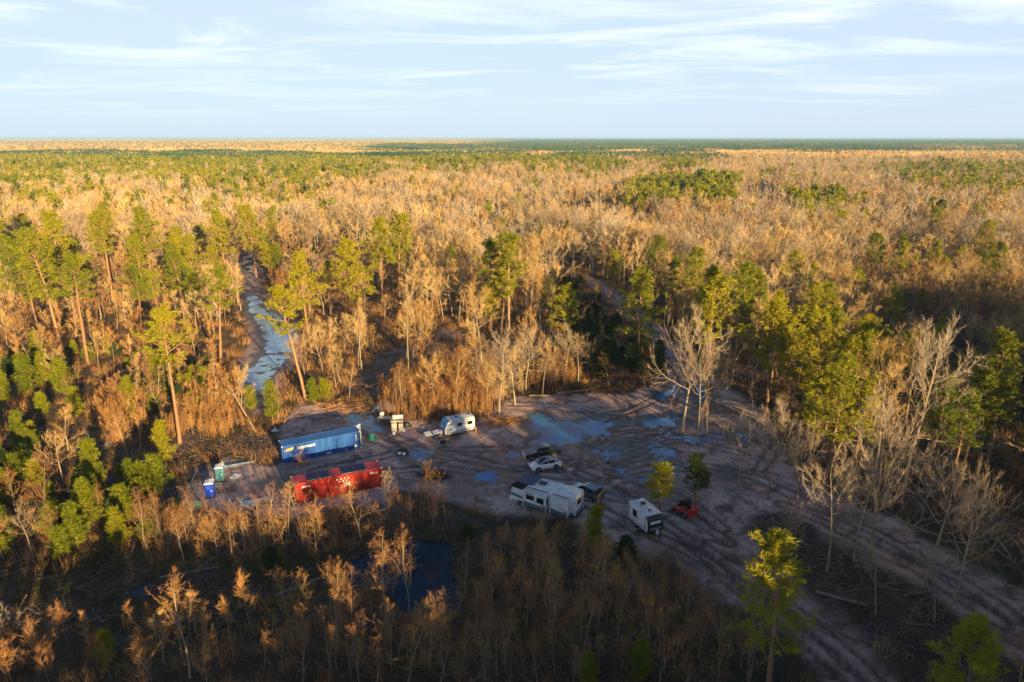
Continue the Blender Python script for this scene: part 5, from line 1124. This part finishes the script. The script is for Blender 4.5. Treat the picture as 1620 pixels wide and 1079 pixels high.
# the foreground row of orange saplings and the shaded thicket at the bottom
def fill_row(P, sp, seed, hmul, ncap, orange):
    a = np.array([tuple(G(u, v)[:2]) for u, v in P]); xx, yy = jgrid(a[:, 0].min(), a[:, 0].max(), a[:, 1].min(), a[:, 1].max(), sp, seed)
    px_, py_ = PX(xx, yy); ok = inpoly(px_, py_, P) & keep_off(xx, yy, [POND, POND2]) & free(xx, yy) & inview(xx, yy, 3); xx, yy = xx[ok], yy[ok]; px_, py_ = px_[ok], py_[ok]
    for i in range(len(xx)):
        s = random.uniform(.6, 1.15 if orange else (.85 if py_[i] < 930 and px_[i] > 740 else (1.5 if random.random() < .12 else 1.1)))*hmul
        if cnt['sap'] < ncap:
            cnt['sap'] += 1; tl = (random.gauss(0, .05), random.gauss(0, .05)); rg = 'in the orange row below the red container' if orange else region(*PX(xx[i], yy[i]))
            plant('bare_sapling', SAP[random.randrange(6)], (xx[i], yy[i], zat(xx[i], yy[i])), s, None, sizeword(s/hmul, tl)+('orange-brown ' if orange else 'dim brown ')+'thin sapling '+whereis(*PX(xx[i], yy[i])), 'sapling', 'thin saplings '+rg, tl)
        else: rest['sap'].append((xx[i], yy[i], zat(xx[i], yy[i]), s))

# ---------------------------------------------------------------- one-object woods (geometry nodes)
PROT = bpy.data.collections.new('plant_sources')
def source(name, me):
    o = bpy.data.objects.new(name, me); return o
def scatter(name, label, cat, pts, srcs, kind='stuff', smin=.8, smax=1.2, seed=0, tilt=.04, idx=None):
    "pts rows: x y z scale"
    pts = np.asarray(pts, float)
    if len(pts) == 0: return
    r = np.random.default_rng(seed); c = bpy.data.collections.new(name+'_sources')
    for k, me_ in enumerate(srcs): c.objects.link(source('%s_source_%02d' % (name, k), me_))
    me_ = bpy.data.meshes.new(name); me_.vertices.add(len(pts)); me_.vertices.foreach_set('co', pts[:, :3].astype(np.float32).ravel())
    rot = np.stack([r.normal(0, tilt, len(pts)), r.normal(0, tilt, len(pts)), r.uniform(0, 2*pi, len(pts))], 1).astype(np.float32)
    a = me_.attributes.new('rot', 'FLOAT_VECTOR', 'POINT'); a.data.foreach_set('vector', rot.ravel())
    a = me_.attributes.new('size', 'FLOAT', 'POINT'); a.data.foreach_set('value', (pts[:, 3]).astype(np.float32))
    a = me_.attributes.new('pick', 'INT', 'POINT'); a.data.foreach_set('value', (r.integers(0, len(srcs), len(pts)) if idx is None else np.asarray(idx)).astype(np.int32))
    o = link(name, me_); tag(o, label, cat, kind=kind)
    ng = bpy.data.node_groups.new(name, 'GeometryNodeTree'); ng.interface.new_socket('Geometry', in_out='INPUT', socket_type='NodeSocketGeometry'); ng.interface.new_socket('Geometry', in_out='OUTPUT', socket_type='NodeSocketGeometry')
    N = ng.nodes; i_ = N.new('NodeGroupInput'); o_ = N.new('NodeGroupOutput'); ip = N.new('GeometryNodeInstanceOnPoints'); ci = N.new('GeometryNodeCollectionInfo')
    ci.inputs[0].default_value = c; ci.inputs['Separate Children'].default_value = True; ci.inputs['Reset Children'].default_value = True
    def na(nm, t): q = N.new('GeometryNodeInputNamedAttribute'); q.data_type = t; q.inputs[0].default_value = nm; return q.outputs[0]
    ng.links.new(i_.outputs[0], ip.inputs['Points']); ng.links.new(ci.outputs[0], ip.inputs['Instance']); ip.inputs['Pick Instance'].default_value = True
    ng.links.new(na('pick', 'INT'), ip.inputs['Instance Index']); ng.links.new(na('rot', 'FLOAT_VECTOR'), ip.inputs['Rotation']); ng.links.new(na('size', 'FLOAT'), ip.inputs['Scale'])
    ng.links.new(ip.outputs[0], o_.inputs[0]); md = o.modifiers.new('scatter', 'NODES'); md.node_group = ng
    return o
for P, sp, sd, hm, cap, org in ((ROW[0], 1.7, 31, .80, 130, True), (ROW[1], 2.0, 32, .80, 255, False), (ROW[2], 2.5, 33, .75, 298, False)): fill_row(P, sp, sd, hm, 299, org)
midbare = [bare_joined('mid_bare', 500+i, 15, 'bark_pale', 'twig_tan', cs=c_, spread=s_, nl=10, nb=4, tw=760, tl=(.7, 1.6), twd=.07, elev=e_) for i, (c_, s_, e_) in enumerate([(.4, .34, (25, 70)), (.45, .38, (20, 68)), (.3, .40, (20, 68)), (.45, .38, (20, 62)), (.35, .34, (30, 72))])]
midbare += [bare_joined('mid_pale', 530+i, 17, 'bark_pale', 'twig_pale', cs=.36, spread=.46, nl=13, nb=6, tw=1100, tl=(.7, 1.6), twd=.06, elev=(15, 62)) for i in range(2)]
midsap = [bare_joined('mid_sap', 520+i, 8, 'bark_pale', 'twig_orange', cs=.3, spread=.26, nl=10, nb=3, tw=420, tl=(.5, 1.1), twd=.06, elev=(45, 78), k=.7) for i in range(4)]
def pine_joined(name, seed, h, **kw):
    segs, (V, F) = pine_geo(seed, h, **kw); return mesh_of(name, [(*tubes(segs, 3), 0), (V, F, 1)], [M['pine_bark'], M['needle']])
midpine = [pine_joined('mid_pine', 540+i, 18, cs=c_, R=R_, nbr=22, cl=4, ncl=9, L=.95, wd=.30) for i, (c_, R_) in enumerate([(.5, 4.0), (.42, 3.6), (.55, 4.6), (.35, 3.8)])]
scatter('bare_woodland', 'dense leafless woodland filling the flat land behind the nearer trees', 'woodland', [(a, b, c, d*.98) for a, b, c, d in rest['bare']], midbare, seed=1)
scatter('sapling_undergrowth', 'thin leafless saplings filling the gaps between the bare trees', 'undergrowth', rest['sap'], midsap, seed=2)
if rest['pine']: scatter('scattered_pine_wood', 'green pines scattered through the leafless woodland', 'woodland', [(a, b, c, d*.85) for a, b, c, d in rest['pine']], midpine, seed=3)
lowpine = [pine_joined('low_pine', 550+i, 18, cs=.12, R=3.6, nbr=34, cl=4, ncl=11, L=.95, wd=.30) for i in range(3)]
# dense sapling thickets
def thicket_mesh(seed, n=26, R_=2.3, h=6.0):
    r = np.random.default_rng(seed); segs = []; P_ = []; D_ = []
    for i in range(n):
        a = r.uniform(0, 2*pi); q = R_*np.sqrt(r.random()); hh = h*r.uniform(.6, 1.1); t = path((q*cos(a), q*sin(a), -.2), (r.normal(0, .07), r.normal(0, .07), 1), hh, 4, .05, .02, r); segs += rad_segs(t, .045, .012)
        for j in range(22): p, _ = along(t, .40+.60*r.random()); P_.append(p); D_.append((r.normal(0, .5), r.normal(0, .5), 1.0))
    V, F = blades(np.array(P_), np.array(D_), r.uniform(.5, 1.2, len(P_)), np.full(len(P_), .045), r)
    return mesh_of('thicket', [(*tubes(segs, 3), 0), (V, F, 0)], [M['twig_orange']])
thk = [thicket_mesh(600+i) for i in range(4)]
thk = thk[:2]+[bare_joined('thin_stem', 620+i, 6.0, 'bark_pale', 'twig_orange', cs=.3, spread=.22, nl=10, nb=4, tw=420, tl=(.35, .9), twd=.04, elev=(50, 80), k=.6) for i in range(5)]
tp = []
for k, P in enumerate(THICK):
    a = np.array(wpoly(P)); xx, yy = jgrid(a[:, 0].min(), a[:, 0].max(), a[:, 1].min(), a[:, 1].max(), 1.7, 60+k); d_ = poly_dist(wpoly(P), xx, yy); m = d_ > 0
    tp += [(p, q, zat(p, q), .55+.55*min(1, max(0, e/8))*random.uniform(.7, 1.1)) for p, q, e in zip(xx[m], yy[m], d_[m])]
scatter('sapling_thicket', 'dense orange-brown thickets of thin stems around the clearing', 'thicket', tp, thk, seed=9)
# forest floor brush and marsh grass
def tuft(seed, n, R_, h, wd, mat, spread=.6):
    r = np.random.default_rng(seed); a = r.uniform(0, 2*pi, n); q = R_*np.sqrt(r.random(n)); P_ = np.stack([q*np.cos(a), q*np.sin(a), np.full(n, -.05)], 1)
    D_ = np.stack([r.normal(0, spread, n), r.normal(0, spread, n), np.ones(n)], 1); V, F = blades(P_, D_, r.uniform(.4, 1, n)*h, np.full(n, wd), r)
    return mesh_of('tuft', [(V, F, 0)], [M[mat]])
bx, by_ = jgrid(-230, 230, 50, 320, 1.9, 71); ok = inview(bx, by_, 8) & keep_off(bx, by_, [CLEAR, TRAIL, POND, POND2], .5) & (np.random.default_rng(8).random(len(bx)) < np.clip(1.2-by_/420, .25, 1)*.9)
okm = keep_off(bx, by_, [ISLAND, MARSH, OPENL, BRUSHY, OPENM]); ok &= okm | (np.random.default_rng(9).random(len(bx)) < .35); bx, by_ = bx[ok], by_[ok]
scatter('forest_brush', 'low dry brush and dead stems covering the forest floor', 'brush', np.stack([bx, by_, zatv(bx, by_), np.random.default_rng(4).uniform(.6, 1.5, len(bx))], 1), [tuft(700+i, 60, 1.1, 1.3, .05, 'brush', .75) for i in range(3)]+[tuft(710+i, 50, 1.0, 1.9, .045, 'twig_orange', .35) for i in range(2)], seed=5)
a = np.array(wpoly(MARSH)); mx_, my_ = jgrid(-62, -2, 58, 78, .8, 81); ok = (poly_dist(wpoly(MARSH), mx_, my_) > -1) & keep_off(mx_, my_, [POND, POND2]) & (vnoise(mx_, my_, .25, 83, 2) > -.25); mx_, my_ = mx_[ok], my_[ok]
scatter('marsh_grass', 'clumps of pale dry grass in the dark marsh around the pond', 'grass', np.stack([mx_, my_, zatv(mx_, my_), np.random.default_rng(4).uniform(.5, 1.3, len(mx_))], 1), [tuft(720+i, 70, .45, .8, .035, 'grass', .7) for i in range(3)], seed=6)
lx, ly = jgrid(-70, 60, 50, 150, 2.6, 86); q_ = np.random.default_rng(10).random(len(lx)); m = inview(lx, ly, 3) & keep_off(lx, ly, [POND, POND2, TRAIL]) & (~keep_off(lx, ly, [BRUSHY, OPENL, OPENM, MARSH, ISLAND])) & (q_ < .7); lx, ly = lx[m], ly[m]
def sticks(seed, n=16, R_=1.6):
    r = np.random.default_rng(seed); s = []
    for i in range(n):
        a = r.uniform(0, 2*pi); L = r.uniform(.6, 2.6); p = np.array([r.normal(0, R_*.5), r.normal(0, R_*.5), r.uniform(.03, .3)]); s.append((p, p+np.array([cos(a)*L, sin(a)*L, r.normal(.05, .25)]), r.uniform(.02, .06), .012))
    return mesh_of('sticks', [(*tubes(s, 4), 0)], [M['deadwood']])
scatter('brush_litter', 'scattered broken sticks and branches on the cleared ground', 'debris', np.stack([lx, ly, zatv(lx, ly), np.random.default_rng(4).uniform(.5, 1.1, len(lx))], 1), [sticks(730+i) for i in range(4)], seed=7, tilt=.08)
# olive young growth left
yx, yy_ = jgrid(-110, -45, 60, 150, 3.4, 95); px_, py_ = PX(yx, yy_); m = (px_ < 330) & (px_ > -40) & (py_ > 500) & (py_ < 900) & keep_off(yx, yy_, [BRUSHY, OPENL, MARSH, POND2]) & free(yx, yy_) & (vnoise(yx, yy_, .05, 96, 2) > -.15) & (np.random.default_rng(12).random(len(yx)) < .8); yx, yy_ = yx[m], yy_[m]
for i in range(len(yx)):
    d_ = random.random(); pr = random.choice(YOUNG) if d_ < .75 else random.choice(DARK[:3]); dk_ = d_ >= .75
    plant('evergreen_shrub' if dk_ else 'young_pine', pr, (yx[i], yy_[i], zat(yx[i], yy_[i])), (s_ := random.uniform(.55, 1.1)), None, ('larger ' if s_ > .82 else 'small ')+('dark shrub ' if dk_ else 'olive young pine ')+whereis(*PX(xx_ := yx[i], yy_[i])), 'shrub' if dk_ else 'tree', 'dark shrubs in the overgrown ground at left' if dk_ else 'olive young pines in the overgrown ground at left', sxy=1.25)
a = np.array(wpoly(ROADSIDE)); xx, yy = jgrid(a[:, 0].min(), a[:, 0].max(), a[:, 1].min(), a[:, 1].max(), 4.6, 97); m = (poly_dist(wpoly(ROADSIDE), xx, yy) > 1.0) & keep_off(xx, yy, [CLEAR], .5) & free(xx, yy)
for a_, b_ in zip(xx[m], yy[m]):
    if random.random() < .55: plant('evergreen_shrub', random.choice(DARK[:3]), (a_, b_, zat(a_, b_)), random.uniform(.5, 1.0), None, (('tall ' if random.random() < .5 else 'low '))+'dark shrub '+whereis(*PX(a_, b_)), 'shrub', 'dark shrubs beside the forest road', sxy=1.2)
    else: plant('bare_sapling', SAP[random.randrange(6)], (a_, b_, zat(a_, b_)), (s_ := random.uniform(.45, .8)), None, 'low shaded sapling '+whereis(*PX(a_, b_)), 'sapling', 'shaded saplings beside the forest road')
# (2) the far woods, tree by tree to 1300 m, then as patches of wood
farbare = [bare_joined('far_bare', 560+i, 14, 'bark_pale', 'twig_tan', cs=.4, spread=.34, nl=7, nb=0, tw=190, tl=(1.2, 2.6), twd=.17, elev=(30, 75)) for i in range(5)]
farpine = [pine_joined('far_pine', 570+i, 17, cs=.45, R=4.2, nbr=12, cl=3, ncl=7, L=1.5, wd=.7) for i in range(4)]
X2, Y2 = jgrid(-1000, 1000, 330, 1300, 6.6, 2); ok = inview(X2, Y2, 60); X2, Y2 = X2[ok], Y2[ok]; c2x, c2y = PX(X2, Y2, 13.0); f2 = pinef(c2x, c2y, X2, Y2); r2 = np.random.default_rng(14); u2 = r2.random(len(X2)); s2 = r2.uniform(.75, 1.2, len(X2))*(1+.30*vnoise(X2, Y2, .012, 15, 3))
pm = u2 < f2; Z0 = np.zeros(len(X2))
dense = np.ones(len(X2), bool); dense &= ~((vnoise(X2, Y2*.5, .016, 57, 3) < -.2) & (~pm) & (r2.random(len(X2)) < .85)); dense &= ~((~pm) & (Y2 > 800) & (r2.random(len(X2)) < .25))
farbare += [bare_joined('far_pale', 566+i, 16, 'bark_pale', 'twig_pale', cs=.35, spread=.46, nl=9, nb=0, tw=240, tl=(1.2, 2.8), twd=.17, elev=(20, 65)) for i in range(2)]
m = (~pm) & dense; scatter('far_bare_woodland', 'leafless tan woodland stretching from the middle distance towards the horizon', 'woodland', np.stack([X2, Y2, Z0, s2], 1)[m], farbare, seed=21)
m = pm; scatter('far_pine_wood', 'green pine wood in bands across the far tan woodland', 'woodland', np.stack([X2, Y2, Z0, s2*.95], 1)[m], farpine, seed=22)
def patch(seed, frac, size, n, big=1.0):
    r = np.random.default_rng(seed); parts = []; xx = r.uniform(-size/2, size/2, n); yy = r.uniform(-size/2, size/2, n)
    P_ = []; D_ = []; L_ = []; W_ = []; Mi = []
    for i in range(n):
        p = r.random() < frac; h = (16 if p else 13)*r.uniform(.8, 1.2)*big; k = 12 if not p else 9
        for j in range(k):
            P_.append((xx[i]+r.normal(0, 1.2*big), yy[i]+r.normal(0, 1.2*big), h*r.uniform(.35, .8))); D_.append((r.normal(0, .6 if not p else 1.1), r.normal(0, .6 if not p else 1.1), 1 if not p else .45)); L_.append(4.2*big if not p else 3.4*big); W_.append(.9*big if not p else 2.4*big); Mi.append(1 if p else 0)
    V, F = blades(np.array(P_, float), np.array(D_, float), np.array(L_), np.array(W_), r)
    return npmesh('patch', V, [F], [M['twig_tan'], M['needle_far']], Mi)
for nm, lab, size, y0, y1, sp, n, big, seed in (('distant_woodland', 'patchwork of distant tan and green woodland below the horizon', 130, 1300, 6500, 120, 260, 1.25, 31), ('horizon_woodland', 'thin blue-green and pale lines of woodland along the horizon', 600, 6500, 30000, 560, 420, 3.0, 32)):
    src = [patch(seed*10+k, fr, size, n, big if big < 2 else 1.6) for k, fr in enumerate((.02, .02, .10, .45, .95, .95))]
    gxx, gyy = jgrid(-.85*y1, .85*y1, y0, y1, sp, seed); ok = inview(gxx, gyy, 200); gxx, gyy = gxx[ok], gyy[ok]; cxx, cyy = PX(gxx, gyy, 13.0); ff = pinef(cxx, cyy, gxx, gyy)
    idx = np.where(ff < .05, rng.integers(0, 2, len(ff)), np.where(ff < .25, 2, np.where(ff < .5, 3, rng.integers(4, 6, len(ff)))))
    scatter(nm, lab, 'woodland', np.stack([gxx, gyy, np.zeros(len(gxx)), np.ones(len(gxx))], 1), src, seed=seed, tilt=0, idx=idx)
# (3) the wood goes on behind and beside the camera and shades the foreground
X3, Y3 = jgrid(-170, 240, -130, 24, 5.0, 3); r3 = np.random.default_rng(44); ok = np.hypot(X3, Y3) > 8
h3 = np.where(Y3 > 6, 14.5, 19.0)+np.clip((X3-10)/25, 0, 1)*np.where(Y3 > 6, 5.5, 4.0)-np.clip((-X3-5)/40, 0, 1)*4-np.where((Y3 <= 6) & (X3 < 30), 3.0, 0)   # tree height, taller to the right
h3 = np.minimum(h3, CAM_H-.96*Y3-3)*r3.uniform(.85, 1.1, len(X3)); u3 = r3.random(len(X3)); wall = (Y3 > -12)
okp = ok & (u3 < np.where(wall, np.where(X3 > 22, .28, .88), .12)); okb = ok & ~okp & (u3 < np.where(wall, .85, .4))
scatter('near_pine_wood', 'pine wood continuing behind the viewpoint', 'woodland', np.stack([X3, Y3, np.zeros(len(X3)), h3/18], 1)[okp], lowpine, seed=41)
scatter('near_bare_woodland', 'leafless wood continuing behind the viewpoint', 'woodland', np.stack([X3, Y3, np.zeros(len(X3)), h3/15], 1)[okb], midbare, seed=42)
X4, Y4 = jgrid(0, 200, 24, 130, 6.0, 4); d4 = Y4*cos(PITCH)+CAM_H*sin(PITCH); m = (X4 > d4*FRX+6) & ((Y4 > 70) | (np.random.default_rng(61).random(len(X4)) < .5)); X4, Y4 = X4[m], Y4[m]; r4 = np.random.default_rng(45); u4 = r4.random(len(X4)); s4 = r4.uniform(1.05, 1.45, len(X4))*np.where(Y4 < 78, .62, 1.0)
scatter('near_pine_wood', 'pine wood continuing beyond the right edge', 'woodland', np.stack([X4, Y4, np.zeros(len(X4)), s4], 1)[u4 < .65], midpine, seed=43)
scatter('near_bare_woodland', 'leafless wood continuing beyond the right edge', 'woodland', np.stack([X4, Y4, np.zeros(len(X4)), s4], 1)[u4 >= .65], midbare, seed=46)

# ---------------------------------------------------------------- air
def haze_box():
    bm = bmesh.new(); bmesh.ops.create_cube(bm, size=1); me = bpy.data.meshes.new('haze'); 
    for v in bm.verts: v.co = Vector((v.co.x*84000, 19500+v.co.y*47000, -3+ (v.co.z+.5)*(CAM_H+6+3)))
    bm.to_mesh(me); bm.free(); m = bpy.data.materials.new('haze'); m.use_nodes = True; n = m.node_tree; n.nodes.clear()
    o_ = n.nodes.new('ShaderNodeOutputMaterial'); v = n.nodes.new('ShaderNodeVolumePrincipled'); n.links.new(v.outputs[0], o_.inputs['Volume'])
    v.inputs['Color'].default_value = (.42, .72, 1.0, 1); v.inputs['Density'].default_value = HAZE; v.inputs['Anisotropy'].default_value = 0.0
    me.materials.append(m); o = link('haze', me); tag(o, kind='stuff')
HAZE = 7e-5
haze_box()

# ---------------------------------------------------------------- labels that came out alike are told apart by place
def tidy_labels():
    by = {}
    for o in S.collection.objects:
        if o.parent is None and 'label' in o and 'group' in o: by.setdefault(o['label'], []).append(o)
    for lab, os_ in by.items():
        n = len(os_)
        if n == 2:
            os_.sort(key=lambda o: o.location.y); words = ('nearer ', 'farther ')
        elif n == 3:
            os_.sort(key=lambda o: o.location.x/max(o.location.y, 1)); words = ('leftmost ', 'middle ', 'rightmost ')
        elif n == 4:
            os_.sort(key=lambda o: o.location.x/max(o.location.y, 1)); words = ('leftmost ', 'second-from-left ', 'third-from-left ', 'rightmost ')
        elif n <= 10:
            os_.sort(key=lambda o: o.location.x/max(o.location.y, 1)); words = [w+'-from-left ' for w in ('first', 'second', 'third', 'fourth', 'fifth', 'sixth', 'seventh', 'eighth', 'ninth', 'tenth')][:n]
        else: words = ('',)*n
        for o, w_ in zip(os_, words):
            l = w_+lab
            if len(l.split()) > 16: l = l.replace('some way ', '').replace('upright ', '')
            o['label'] = l
tidy_labels()
